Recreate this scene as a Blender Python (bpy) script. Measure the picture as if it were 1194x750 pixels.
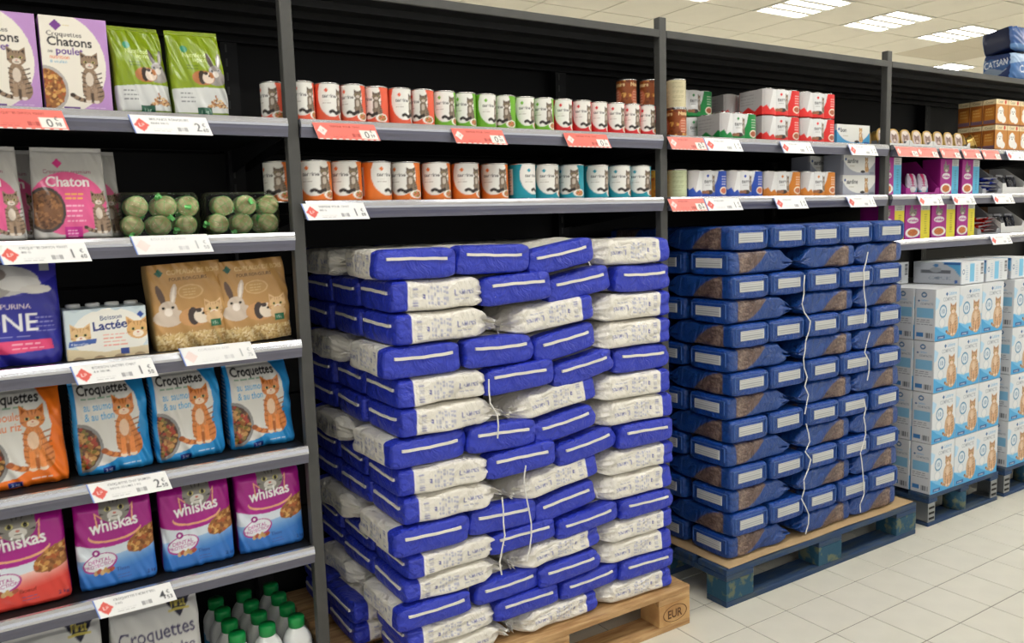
import bpy, math, random
import numpy as np
from mathutils import Vector, Matrix

for o in list(bpy.data.objects):
    bpy.data.objects.remove(o)
scn = bpy.context.scene
COL = scn.collection
PI = math.pi
rng = random.Random(7)

# ------------------------------------------------------------------ camera
FPX, YAW, PITCH, ROLL = 941.4, math.radians(32.284), math.radians(6.822), math.radians(-1.795)
CAM = Vector((0.0, -2.167, 1.4233))
fw = Vector((math.sin(YAW) * math.cos(PITCH), math.cos(YAW) * math.cos(PITCH), -math.sin(PITCH)))
rt0 = Vector((math.cos(YAW), -math.sin(YAW), 0))
up0 = rt0.cross(fw)
rt = rt0 * math.cos(ROLL) + up0 * math.sin(ROLL)
up = up0 * math.cos(ROLL) - rt0 * math.sin(ROLL)
cd = bpy.data.cameras.new('camera')
cd.sensor_width = 36.0
cd.lens = FPX / 1194.0 * 36.0
cd.clip_start, cd.clip_end = 0.05, 100
cam = bpy.data.objects.new('camera', cd)
m = Matrix((rt, up, -fw)).transposed().to_4x4()
m.translation = CAM
cam.matrix_world = m
COL.objects.link(cam)
scn.camera = cam


def in_view(x, y, z, mg=40):
    v = Vector((x, y, z)) - CAM
    d = v.dot(fw)
    if d < 0.2:
        return False
    px, py = 597 + FPX * v.dot(rt) / d, 375 - FPX * v.dot(up) / d
    return -mg < px < 1194 + mg and -mg < py < 750 + mg


# ------------------------------------------------------------------ light and exposure
WORLD_STRENGTH = 0.70
TUBE_STRENGTH = 19.0
w = bpy.data.worlds.new('store_ambient')
scn.world = w
w.use_nodes = True
bg = w.node_tree.nodes['Background']
bg.inputs[0].default_value = (1.0, 0.985, 0.955, 1)
bg.inputs[1].default_value = WORLD_STRENGTH
vs = scn.view_settings
vs.view_transform = 'Standard'
vs.look = 'None'
vs.gamma = 1
vs.use_curve_mapping = False
vs.exposure = 0.27


# ------------------------------------------------------------------ colours and materials
def lin1(c):
    c = c / 255.0
    return c / 12.92 if c <= 0.04045 else ((c + 0.055) / 1.055) ** 2.4


def lin(c):
    return tuple(lin1(v) for v in c)


MATS = {}


def mat(name, rgb=None, rough=0.5, metal=0.0, spec=0.5, var=0.0, vscale=8.0, bump=0.0, bscale=60.0,
        coat=0.0, rgb2=None, stretch=(1, 1, 1), attr=False, emit=None, thr=None, bdist=0.004, bdetail=3):
    if name in MATS:
        return MATS[name]
    mt = bpy.data.materials.new(name)
    mt.use_nodes = True
    nt = mt.node_tree
    b = nt.nodes['Principled BSDF']
    b.inputs['Roughness'].default_value = rough
    b.inputs['Metallic'].default_value = metal
    b.inputs['Specular IOR Level'].default_value = spec
    b.inputs['Coat Weight'].default_value = coat
    b.inputs['Coat Roughness'].default_value = 0.15
    if attr:
        a = nt.nodes.new('ShaderNodeAttribute')
        a.attribute_name = 'Col'
        nt.links.new(a.outputs['Color'], b.inputs['Base Color'])
    else:
        c = lin(rgb) + (1,)
        b.inputs['Base Color'].default_value = c
    tc = None
    if (var > 0 or rgb2) and not attr or bump > 0:
        tc = nt.nodes.new('ShaderNodeTexCoord')
        mp = nt.nodes.new('ShaderNodeMapping')
        mp.inputs['Scale'].default_value = stretch
        nt.links.new(tc.outputs['Object'], mp.inputs['Vector'])
    if (var > 0 or rgb2) and not attr:
        n = nt.nodes.new('ShaderNodeTexNoise')
        n.inputs['Scale'].default_value = vscale
        n.inputs['Detail'].default_value = 5
        nt.links.new(mp.outputs[0], n.inputs['Vector'])
        r = nt.nodes.new('ShaderNodeValToRGB')
        c1 = lin(rgb)
        c2 = lin(rgb2) if rgb2 else tuple(v * (1 - var) for v in c1)
        lo, hi = thr if thr else (0.35, 0.65)
        r.color_ramp.elements[0].position = lo
        r.color_ramp.elements[1].position = hi
        r.color_ramp.elements[0].color = c1 + (1,)
        r.color_ramp.elements[1].color = c2 + (1,)
        nt.links.new(n.outputs['Fac'], r.inputs['Fac'])
        nt.links.new(r.outputs['Color'], b.inputs['Base Color'])
    if bump > 0:
        n2 = nt.nodes.new('ShaderNodeTexNoise')
        n2.inputs['Scale'].default_value = bscale
        n2.inputs['Detail'].default_value = bdetail
        n2.inputs['Distortion'].default_value = 1.6 if bdetail > 3 else 0.0
        nt.links.new(mp.outputs[0], n2.inputs['Vector'])
        bp = nt.nodes.new('ShaderNodeBump')
        bp.inputs['Strength'].default_value = bump
        bp.inputs['Distance'].default_value = bdist
        nt.links.new(n2.outputs['Fac'], bp.inputs['Height'])
        nt.links.new(bp.outputs[0], b.inputs['Normal'])
    if emit:
        b.inputs['Emission Color'].default_value = (1.0, 0.985, 0.95, 1)
        b.inputs['Emission Strength'].default_value = emit
    MATS[name] = mt
    return mt


mat('floor_tile', (222, 219, 206), 0.32, var=0.05, vscale=9, bump=0.04, bscale=40)
mat('grout', (128, 124, 116), 0.9)
mat('ceiling_panel', (224, 219, 206), 0.9, var=0.03, vscale=5)
mat('ceiling_grid', (186, 180, 164), 0.8)
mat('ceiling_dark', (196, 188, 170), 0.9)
mat('wall_paint', (232, 228, 216), 0.85, var=0.03, vscale=3)
mat('black_metal', (20, 20, 21), 0.55, spec=0.3, var=0.2, vscale=3)
mat('shelf_metal', (24, 24, 26), 0.5, spec=0.4)
mat('post_metal', (72, 72, 70), 0.5, var=0.1, vscale=30)
mat('rail', (112, 113, 130), 0.3, metal=0.55)
mat('rail_lip', (206, 208, 216), 0.22, metal=0.8)  # rail's upper strip; its highlight is put into this lighter colour
mat('pine', (200, 164, 116), 0.75, rgb2=(160, 120, 76), vscale=7, stretch=(1, 9, 9), bump=0.25, bscale=30)
mat('pine_block', (205, 166, 112), 0.8, rgb2=(176, 132, 82), vscale=14, bump=0.3, bscale=60)
mat('burnt', (92, 62, 34), 0.9)
mat('blue_board', (28, 58, 96), 0.7, rgb2=(60, 74, 84), vscale=8, stretch=(1, 5, 5), thr=(0.45, 0.7), bump=0.3, bscale=30)
mat('teal_block', (22, 72, 96), 0.75, rgb2=(96, 104, 84), vscale=26, thr=(0.5, 0.62), bump=0.5, bscale=50)
mat('cardboard', (196, 166, 124), 0.85, var=0.12, vscale=12)
mat('white_card', (222, 222, 220), 0.6)
mat('grey_card', (150, 152, 156), 0.6)
mat('brown_card', (112, 82, 52), 0.85, var=0.15, vscale=10)
mat('string', (228, 226, 220), 0.8)
mat('paper_strip', (226, 222, 210), 0.7)
mat('steel', (150, 154, 158), 0.35, metal=0.8)
mat('tin', (196, 196, 194), 0.25, metal=0.9)
mat('gold_foil', (206, 170, 96), 0.3, metal=0.75)
mat('green_cap', (12, 140, 66), 0.35)
mat('white_plastic', (228, 230, 230), 0.35)
mat('green_net', (120, 214, 120), 0.5)
mat('fat_ball', (222, 216, 170), 0.85, rgb2=(184, 174, 122), vscale=60, bump=0.3, bscale=90)
mat('print_paper', attr=True, rough=0.45, spec=0.4)
mat('print_film', attr=True, rough=0.24, spec=0.5, bump=0.10, bscale=28)
mat('print_matte', attr=True, rough=0.6, spec=0.3)
mat('print_sack', attr=True, rough=0.33, spec=0.5, bump=1.0, bscale=17, bdist=0.016, bdetail=6)
mat('tube', (255, 252, 245), 0.5, emit=TUBE_STRENGTH)
mat('lamp_frame', (225, 222, 212), 0.5)
mat('speaker_grille', (120, 117, 108), 0.7)


def film_mat():
    mt = bpy.data.materials.new('clear_film')
    mt.use_nodes = True
    nt = mt.node_tree
    nt.nodes.clear()
    out = nt.nodes.new('ShaderNodeOutputMaterial')
    mix = nt.nodes.new('ShaderNodeMixShader')
    tr = nt.nodes.new('ShaderNodeBsdfTransparent')
    gl = nt.nodes.new('ShaderNodeBsdfGlossy')
    gl.inputs['Roughness'].default_value = 0.12
    fr = nt.nodes.new('ShaderNodeFresnel')
    fr.inputs['IOR'].default_value = 1.35
    nz = nt.nodes.new('ShaderNodeTexNoise')
    nz.inputs['Scale'].default_value = 22
    bp = nt.nodes.new('ShaderNodeBump')
    bp.inputs['Strength'].default_value = 0.7
    bp.inputs['Distance'].default_value = 0.01
    nt.links.new(nz.outputs['Fac'], bp.inputs['Height'])
    nt.links.new(bp.outputs[0], gl.inputs['Normal'])
    nt.links.new(fr.outputs[0], mix.inputs[0])
    nt.links.new(tr.outputs[0], mix.inputs[1])
    nt.links.new(gl.outputs[0], mix.inputs[2])
    nt.links.new(mix.outputs[0], out.inputs[0])
    MATS['clear_film'] = mt


film_mat()


# ------------------------------------------------------------------ object helpers
def link(o, parent=None):
    COL.objects.link(o)
    if parent is not None:
        o.parent = parent
    return o


def tag(o, label=None, cat=None, group=None, kind=None):
    if label:
        o['label'] = label
    if cat:
        o['category'] = cat
    if group:
        o['group'] = group
    if kind:
        o['kind'] = kind
    return o


def empty(name, loc=(0, 0, 0), rot=(0, 0, 0), label=None, cat=None, group=None, kind=None):
    o = bpy.data.objects.new(name, None)
    o.empty_display_size = 0.05
    link(o)
    o.location = loc
    o.rotation_euler = rot
    return tag(o, label, cat, group, kind)


def mesh_from(name, V, F, material, col=None, smooth=False):
    me = bpy.data.meshes.new(name)
    me.from_pydata([tuple(v) for v in V], [], [tuple(f) for f in F])
    if material is not None:
        me.materials.append(MATS[material])
    if col is not None:
        a = me.color_attributes.new('Col', 'FLOAT_COLOR', 'POINT')
        c = np.ones((len(V), 4), np.float32)
        c[:, :3] = col
        a.data.foreach_set('color', c.ravel())
    if smooth:
        me.polygons.foreach_set('use_smooth', [True] * len(me.polygons))
    me.update()
    return me


def obj(name, me, parent=None, loc=None, rot=None):
    o = bpy.data.objects.new(name, me)
    link(o, parent)
    if loc is not None:
        o.location = loc
    if rot is not None:
        o.rotation_euler = rot
    return o


def box_vf(x0, x1, y0, y1, z0, z1, bev=0.0):
    if bev <= 0:
        V = [(x0, y0, z0), (x1, y0, z0), (x1, y1, z0), (x0, y1, z0), (x0, y0, z1), (x1, y0, z1), (x1, y1, z1), (x0, y1, z1)]
        F = [(0, 3, 2, 1), (4, 5, 6, 7), (0, 1, 5, 4), (1, 2, 6, 5), (2, 3, 7, 6), (3, 0, 4, 7)]
        return V, F
    b = bev
    V = []
    for (sx, x) in ((1, x0), (-1, x1)):
        for (sy, y) in ((1, y0), (-1, y1)):
            for (sz, z) in ((1, z0), (-1, z1)):
                V += [(x, y + sy * b, z + sz * b), (x + sx * b, y, z + sz * b), (x + sx * b, y + sy * b, z)]

    def i(ix, iy, iz, k):
        return ((ix * 2 + iy) * 2 + iz) * 3 + k
    F = []
    F.append([i(0, 0, 0, 0), i(0, 0, 1, 0), i(0, 1, 1, 0), i(0, 1, 0, 0)])
    F.append([i(1, 0, 0, 0), i(1, 1, 0, 0), i(1, 1, 1, 0), i(1, 0, 1, 0)])
    F.append([i(0, 0, 0, 1), i(1, 0, 0, 1), i(1, 0, 1, 1), i(0, 0, 1, 1)])
    F.append([i(0, 1, 0, 1), i(0, 1, 1, 1), i(1, 1, 1, 1), i(1, 1, 0, 1)])
    F.append([i(0, 0, 0, 2), i(0, 1, 0, 2), i(1, 1, 0, 2), i(1, 0, 0, 2)])
    F.append([i(0, 0, 1, 2), i(1, 0, 1, 2), i(1, 1, 1, 2), i(0, 1, 1, 2)])
    for a in (0, 1):
        for c in (0, 1):
            F.append([i(a, c, 0, 0), i(a, c, 1, 0), i(a, c, 1, 1), i(a, c, 0, 1)])
            F.append([i(a, 0, c, 0), i(a, 1, c, 0), i(a, 1, c, 2), i(a, 0, c, 2)])
            F.append([i(0, a, c, 1), i(1, a, c, 1), i(1, a, c, 2), i(0, a, c, 2)])
    for a in (0, 1):
        for c in (0, 1):
            for d in (0, 1):
                F.append([i(a, c, d, 0), i(a, c, d, 1), i(a, c, d, 2)])
    ctr = np.array([(x0 + x1) / 2, (y0 + y1) / 2, (z0 + z1) / 2])
    P = np.array(V)
    for k, f in enumerate(F):
        q = P[f]
        n = np.cross(q[1] - q[0], q[2] - q[0])
        if n.dot(q.mean(0) - ctr) < 0:
            F[k] = f[::-1]
    return V, F


class MB:
    def __init__(s):
        s.V, s.F = [], []

    def add(s, VF):
        n = len(s.V)
        s.V += [tuple(v) for v in VF[0]]
        s.F += [tuple(i + n for i in f) for f in VF[1]]
        return s

    def box(s, *a, bev=0.0):
        return s.add(box_vf(*a, bev=bev))

    def tube(s, pts, r, n=6):
        pts = [Vector(p) for p in pts]
        base = len(s.V)
        for k, p in enumerate(pts):
            t = (pts[min(k + 1, len(pts) - 1)] - pts[max(k - 1, 0)]).normalized()
            a = t.orthogonal().normalized() if abs(t.z) > 0.95 else t.cross(Vector((0, 0, 1))).normalized()
            b = t.cross(a)
            for j in range(n):
                q = 2 * PI * j / n
                s.V.append(tuple(p + a * math.cos(q) * r + b * math.sin(q) * r))
        for k in range(len(pts) - 1):
            for j in range(n):
                a0 = base + k * n + j
                a1 = base + k * n + (j + 1) % n
                s.F.append((a0, a1, a1 + n, a0 + n))
        s.F.append(tuple(base + j for j in range(n))[::-1])
        s.F.append(tuple(base + (len(pts) - 1) * n + j for j in range(n)))
        return s

    def lathe(s, prof, n=24, c=(0, 0)):
        base = len(s.V)
        for (r, z) in prof:
            for j in range(n):
                q = 2 * PI * j / n
                s.V.append((c[0] + r * math.cos(q), c[1] + r * math.sin(q), z))
        for k in range(len(prof) - 1):
            for j in range(n):
                a0 = base + k * n + j
                a1 = base + k * n + (j + 1) % n
                s.F.append((a0, a1, a1 + n, a0 + n))
        s.F.append(tuple(base + j for j in range(n))[::-1])
        s.F.append(tuple(base + (len(prof) - 1) * n + j for j in range(n)))
        return s

    def prism(s, poly, y0, y1):
        """polygon in x,z (counter-clockwise seen from -y), extruded along y"""
        n = len(poly)
        b = len(s.V)
        s.V += [(p[0], y0, p[1]) for p in poly] + [(p[0], y1, p[1]) for p in poly]
        s.F.append(tuple(b + i for i in range(n)))
        s.F.append(tuple(b + n + i for i in range(n))[::-1])
        for i in range(n):
            j = (i + 1) % n
            s.F.append((b + j, b + i, b + n + i, b + n + j))
        return s

    def prism_x(s, poly, x0, x1):
        """polygon in y,z, extruded along x"""
        n = len(poly)
        b = len(s.V)
        s.V += [(x0, p[0], p[1]) for p in poly] + [(x1, p[0], p[1]) for p in poly]
        s.F.append(tuple(b + i for i in range(n))[::-1])
        s.F.append(tuple(b + n + i for i in range(n)))
        for i in range(n):
            j = (i + 1) % n
            s.F.append((b + i, b + j, b + n + j, b + n + i))
        return s

    def mesh(s, name, material, smooth=False):
        return mesh_from(name, s.V, s.F, material, None, smooth)

    def build(s, name, material, parent=None, smooth=False, loc=None, rot=None):
        return obj(name, s.mesh(name, material, smooth), parent, loc, rot)


def copy_tree(o, loc=None, rot=None, label=None, group=None, parent=None):
    c = o.copy()
    link(c, parent)
    if loc is not None:
        c.location = loc
    if rot is not None:
        c.rotation_euler = rot
    if label:
        c['label'] = label
    if group:
        c['group'] = group
    for ch in list(o.children):
        copy_tree(ch, parent=c)
    return c


# ------------------------------------------------------------------ print painter (numpy raster -> vertex colours)
TXT = {}


def text_tris(s, bold):
    key = (s, bold)
    if key in TXT:
        return TXT[key]
    cu = bpy.data.curves.new('tmp', 'FONT')
    cu.body = s
    cu.resolution_u = 3
    cu.offset = 0.022 if bold else 0.004
    o = bpy.data.objects.new('tmp', cu)
    COL.objects.link(o)
    dg = bpy.context.evaluated_depsgraph_get()
    ev = o.evaluated_get(dg)
    me = ev.to_mesh()
    me.calc_loop_triangles()
    P = np.array([v.co[:2] for v in me.vertices]).reshape(-1, 2)
    T = np.array([t.vertices[:] for t in me.loop_triangles]).reshape(-1, 3)
    ev.to_mesh_clear()
    bpy.data.objects.remove(o)
    bpy.data.curves.remove(cu)
    r = P[T] if len(T) else np.zeros((0, 3, 2))
    if len(r):
        r = r - np.array([r[:, :, 0].min(), 0.0])
        r = r / 0.72
    TXT[key] = r
    return r


class Cv:
    """a print: W x H units, origin bottom left"""

    def __init__(s, W, H, bg, ss=2.0):
        s.W, s.H, s.ss = W, H, ss
        s.a = np.zeros((int(H * ss), int(W * ss), 3), np.float32)
        s.a[:] = bg
        s.r = random.Random(int(W * 31 + H))

    def _blend(s, y0, y1, x0, x1, mask, col, al):
        reg = s.a[y0:y1, x0:x1]
        k = (mask * al)[..., None]
        reg[:] = reg * (1 - k) + np.array(col, np.float32) * k

    def poly(s, pts, col, al=1.0):
        P = np.array(pts, float) * s.ss
        h, w_ = s.a.shape[:2]
        x0, x1 = max(int(P[:, 0].min()), 0), min(int(P[:, 0].max()) + 2, w_)
        y0, y1 = max(int(P[:, 1].min()), 0), min(int(P[:, 1].max()) + 2, h)
        if x1 <= x0 or y1 <= y0:
            return s
        X, Y = np.meshgrid(np.arange(x0, x1) + 0.5, np.arange(y0, y1) + 0.5)
        inside = np.zeros(X.shape, bool)
        n = len(P)
        for i in range(n):
            ax, ay = P[i]
            bx, by = P[(i + 1) % n]
            if ay == by:
                continue
            c = ((ay > Y) != (by > Y)) & (X < (bx - ax) * (Y - ay) / (by - ay) + ax)
            inside ^= c
        s._blend(y0, y1, x0, x1, inside.astype(np.float32), col, al)
        return s

    def rect(s, x0, y0, x1, y1, col, al=1.0):
        return s.poly([(x0, y0), (x1, y0), (x1, y1), (x0, y1)], col, al)

    def ell(s, cx, cy, rx, ry, col, rot=0, al=1.0, n=28):
        c, d = math.cos(math.radians(rot)), math.sin(math.radians(rot))
        pts = []
        for i in range(n):
            q = 2 * PI * i / n
            x, y = rx * math.cos(q), ry * math.sin(q)
            pts.append((cx + x * c - y * d, cy + x * d + y * c))
        return s.poly(pts, col, al)

    def text(s, t, x, y, h, col, al='l', rot=0, bold=False, maxw=None):
        T = text_tris(t, bold)
        if not len(T):
            return s
        wd = T[:, :, 0].max()
        sx = h
        if maxw and wd * h > maxw:
            sx = maxw / wd
        T = T * np.array([sx, h])
        if al == 'c':
            T = T - np.array([wd * sx / 2, 0])
        elif al == 'r':
            T = T - np.array([wd * sx, 0])
        c, d = math.cos(math.radians(rot)), math.sin(math.radians(rot))
        T = np.stack([T[..., 0] * c - T[..., 1] * d + x, T[..., 0] * d + T[..., 1] * c + y], -1) * s.ss
        H, W_ = s.a.shape[:2]
        ax0, ay0 = max(int(T[..., 0].min()), 0), max(int(T[..., 1].min()), 0)
        ax1, ay1 = min(int(T[..., 0].max()) + 2, W_), min(int(T[..., 1].max()) + 2, H)
        if ax1 <= ax0 or ay1 <= ay0:
            return s
        K = 2
        mask = np.zeros(((ay1 - ay0) * K, (ax1 - ax0) * K), bool)
        T = (T - np.array([ax0, ay0])) * K
        for a, b, e in T:
            x0, x1 = max(int(min(a[0], b[0], e[0])), 0), min(int(max(a[0], b[0], e[0])) + 1, mask.shape[1])
            y0, y1 = max(int(min(a[1], b[1], e[1])), 0), min(int(max(a[1], b[1], e[1])) + 1, mask.shape[0])
            if x1 <= x0 or y1 <= y0:
                continue
            X = np.arange(x0, x1)[None, :] + 0.5
            Y = np.arange(y0, y1)[:, None] + 0.5
            d1 = (X - b[0]) * (a[1] - b[1]) - (a[0] - b[0]) * (Y - b[1])
            d2 = (X - e[0]) * (b[1] - e[1]) - (b[0] - e[0]) * (Y - e[1])
            d3 = (X - a[0]) * (e[1] - a[1]) - (e[0] - a[0]) * (Y - a[1])
            neg = (d1 < 0) | (d2 < 0) | (d3 < 0)
            pos = (d1 > 0) | (d2 > 0) | (d3 > 0)
            mask[y0:y1, x0:x1] |= ~(neg & pos)
        mk = mask.reshape(ay1 - ay0, K, ax1 - ax0, K).mean((1, 3)).astype(np.float32)
        s._blend(ay0, ay1, ax0, ax1, mk, col, 1.0)
        return s

    def lines(s, x0, y0, x1, n, dy, th, col, al=0.8, words=True):
        for k in range(n):
            x = x0
            y = y0 - k * dy
            xe = x1 - s.r.random() * (x1 - x0) * 0.25
            while x < xe:
                e = min(x + (x1 - x0) * (0.12 + 0.2 * s.r.random()), xe)
                s.rect(x, y, e, y + th, col, al)
                x = e + (x1 - x0) * 0.05
        return s

    def barcode(s, x0, y0, x1, y1, col, vert=True, n=14):
        for k in range(n):
            if vert:
                a = x0 + (x1 - x0) * k / n
                s.rect(a, y0, a + (x1 - x0) / n * (0.35 + 0.4 * s.r.random()), y1, col)
            else:
                a = y0 + (y1 - y0) * k / n
                s.rect(x0, a, x1, a + (y1 - y0) / n * (0.35 + 0.4 * s.r.random()), col)
        return s

    def kibble(s, cx, cy, rx, ry, cols, n=90, rot=0, rim=None, base=None, size=0.11):
        if rim:
            s.ell(cx, cy, rx * 1.16, ry * 1.16, rim, rot)
        s.ell(cx, cy, rx, ry, base or cols[0], rot)
        c, d = math.cos(math.radians(rot)), math.sin(math.radians(rot))
        for _ in range(n):
            q, r = s.r.random() * 2 * PI, math.sqrt(s.r.random()) * 0.92
            x, y = rx * r * math.cos(q), ry * r * math.sin(q)
            k = max(min(rx, ry), 0.45 * max(rx, ry)) * size
            s.ell(cx + x * c - y * d, cy + x * d + y * c, k * (0.8 + s.r.random() * 0.7), k * (0.6 + s.r.random() * 0.5),
                  s.r.choice(cols), s.r.random() * 180, n=8)
        return s

    def cat(s, x, y, h, M, D, L, side=1, tail=True):
        """sitting tabby cat"""
        g = side
        if tail:
            for k in range(9):
                q = k / 8
                s.ell(x - g * h * (0.12 + 0.22 * q), y + h * (0.05 + 0.09 * q * q), h * 0.05, h * 0.04, D if k % 3 == 2 else M, n=10)
        s.ell(x, y + 0.27 * h, 0.165 * h, 0.27 * h, M)
        s.ell(x + g * 0.07 * h, y + 0.19 * h, 0.14 * h, 0.19 * h, M)
        s.ell(x - g * 0.02 * h, y + 0.46 * h, 0.135 * h, 0.22 * h, M)
        shades = [tuple(v * 0.82 for v in M), tuple(min(255, v * 1.14) for v in M), tuple((M[i] + D[i]) / 2 for i in range(3)), tuple((M[i] + L[i]) / 2 for i in range(3))]
        for _ in range(110):
            q, r = s.r.random() * 2 * PI, math.sqrt(s.r.random()) * 0.9
            s.ell(x + 0.155 * h * r * math.cos(q), y + 0.34 * h + 0.31 * h * r * math.sin(q), 0.008 * h, 0.035 * h, s.r.choice(shades), s.r.uniform(-25, 25), 0.55, 7)
        for k in range(6):
            yy = y + h * (0.12 + 0.085 * k)
            s.poly([(x + g * 0.19 * h, yy + 0.05 * h), (x + g * 0.06 * h, yy), (x + g * 0.06 * h, yy - 0.014 * h), (x + g * 0.19 * h, yy + 0.02 * h)], D, 0.75)
            s.poly([(x - g * 0.16 * h, yy + 0.04 * h), (x - g * 0.07 * h, yy), (x - g * 0.07 * h, yy - 0.014 * h), (x - g * 0.16 * h, yy + 0.015 * h)], D, 0.75)
        s.ell(x - g * 0.03 * h, y + 0.45 * h, 0.07 * h, 0.13 * h, L, 0, 0.85)
        s.ell(x - 0.07 * h, y + 0.04 * h, 0.055 * h, 0.04 * h, L)
        s.ell(x + 0.06 * h, y + 0.035 * h, 0.055 * h, 0.035 * h, L)
        s.rect(x - 0.105 * h, y + 0.05 * h, x - 0.04 * h, y + 0.3 * h, shades[1], 0.8)
        s.rect(x + 0.025 * h, y + 0.05 * h, x + 0.09 * h, y + 0.3 * h, shades[1], 0.8)
        s.rect(x - 0.03 * h, y + 0.03 * h, x + 0.015 * h, y + 0.2 * h, D, 0.8)
        s.cathead(x - g * 0.01 * h, y + 0.76 * h, 0.155 * h, M, D, L)
        return s

    def cathead(s, x, y, r, M, D, L):
        s.poly([(x - r * 0.95, y + r * 0.2), (x - r * 0.98, y + r * 1.35), (x - r * 0.15, y + r * 0.75)], M)
        s.poly([(x + r * 0.95, y + r * 0.2), (x + r * 0.98, y + r * 1.35), (x + r * 0.15, y + r * 0.75)], M)
        s.poly([(x - r * 0.85, y + r * 0.45), (x - r * 0.86, y + r * 1.05), (x - r * 0.4, y + r * 0.75)], D)
        s.poly([(x + r * 0.85, y + r * 0.45), (x + r * 0.86, y + r * 1.05), (x + r * 0.4, y + r * 0.75)], D)
        s.ell(x, y, r, r * 0.88, M)
        for k in (-0.35, 0, 0.35):
            s.poly([(x + k * r - 0.07 * r, y + r * 0.8), (x + k * r + 0.07 * r, y + r * 0.8), (x + k * r * 0.6, y + r * 0.3)], D)
        s.ell(x, y - r * 0.38, r * 0.48, r * 0.34, L)
        for k in (-1, 1):
            s.ell(x + k * r * 0.42, y + r * 0.08, r * 0.2, r * 0.15, (210, 200, 120))
            s.ell(x + k * r * 0.42, y + r * 0.08, r * 0.12, r * 0.14, (25, 20, 16))
            s.poly([(x + k * r * 0.95, y - 0.1 * r), (x + k * r * 0.6, y - 0.25 * r), (x + k * r * 0.95, y - 0.3 * r)], D)
        s.ell(x, y - r * 0.24, r * 0.12, r * 0.08, (205, 120, 105))
        s.rect(x - r * 0.2, y - r * 0.5, x + r * 0.2, y - r * 0.45, D)
        return s

    def rabbit(s, x, y, h, M, D, L):
        s.ell(x - 0.14 * h, y + 0.75 * h, 0.075 * h, 0.26 * h, D, 14)
        s.ell(x + 0.16 * h, y + 0.75 * h, 0.075 * h, 0.26 * h, M, -14)
        s.ell(x + 0.16 * h, y + 0.75 * h, 0.035 * h, 0.2 * h, L, -14)
        s.ell(x, y + 0.2 * h, 0.36 * h, 0.22 * h, M)
        s.ell(x, y + 0.4 * h, 0.22 * h, 0.2 * h, M)
        s.ell(x, y + 0.33 * h, 0.1 * h, 0.1 * h, L)
        s.ell(x - 0.11 * h, y + 0.44 * h, 0.035 * h, 0.035 * h, (20, 16, 14))
        s.ell(x + 0.11 * h, y + 0.44 * h, 0.035 * h, 0.035 * h, (20, 16, 14))
        return s

    def guinea(s, x, y, h, A, B, L):
        s.ell(x, y + 0.3 * h, 0.52 * h, 0.32 * h, A)
        s.ell(x - 0.05 * h, y + 0.32 * h, 0.17 * h, 0.3 * h, B)
        s.ell(x + 0.22 * h, y + 0.3 * h, 0.26 * h, 0.25 * h, L)
        s.ell(x + 0.38 * h, y + 0.42 * h, 0.1 * h, 0.14 * h, A, 20)
        s.ell(x + 0.14 * h, y + 0.5 * h, 0.1 * h, 0.07 * h, B)
        s.ell(x + 0.27 * h, y + 0.38 * h, 0.04 * h, 0.04 * h, (20, 16, 14))
        return s

    def diamond(s, x, y, r, col, t=None, tc=(255, 255, 255)):
        s.poly([(x - r, y), (x, y - r), (x + r, y), (x, y + r)], col)
        if t:
            s.text(t, x, y - r * 0.18, r * 0.36, tc, 'c')
        return s

    def speck(s, x0, y0, x1, y1, cols, n, size):
        for _ in range(n):
            s.ell(x0 + (x1 - x0) * s.r.random(), y0 + (y1 - y0) * s.r.random(), size * (0.5 + s.r.random()),
                  size * (0.3 + 0.5 * s.r.random()), s.r.choice(cols), s.r.random() * 180, n=7)
        return s

    def sample(s, U, V):
        if not hasattr(s, 'lin'):
            a = s.a / 255.0
            a = np.where(a <= 0.04045, a / 12.92, ((a + 0.055) / 1.055) ** 2.4)
            p = np.pad(a, ((1, 1), (1, 1), (0, 0)), 'edge')
            s.lin = (p[:-2, 1:-1] + p[2:, 1:-1] + p[1:-1, :-2] + p[1:-1, 2:] + 2 * p[1:-1, 1:-1]) / 6
        h, w_ = s.lin.shape[:2]
        x = np.clip((U * w_).astype(int), 0, w_ - 1)
        y = np.clip((V * h).astype(int), 0, h - 1)
        return s.lin[y, x]


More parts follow.
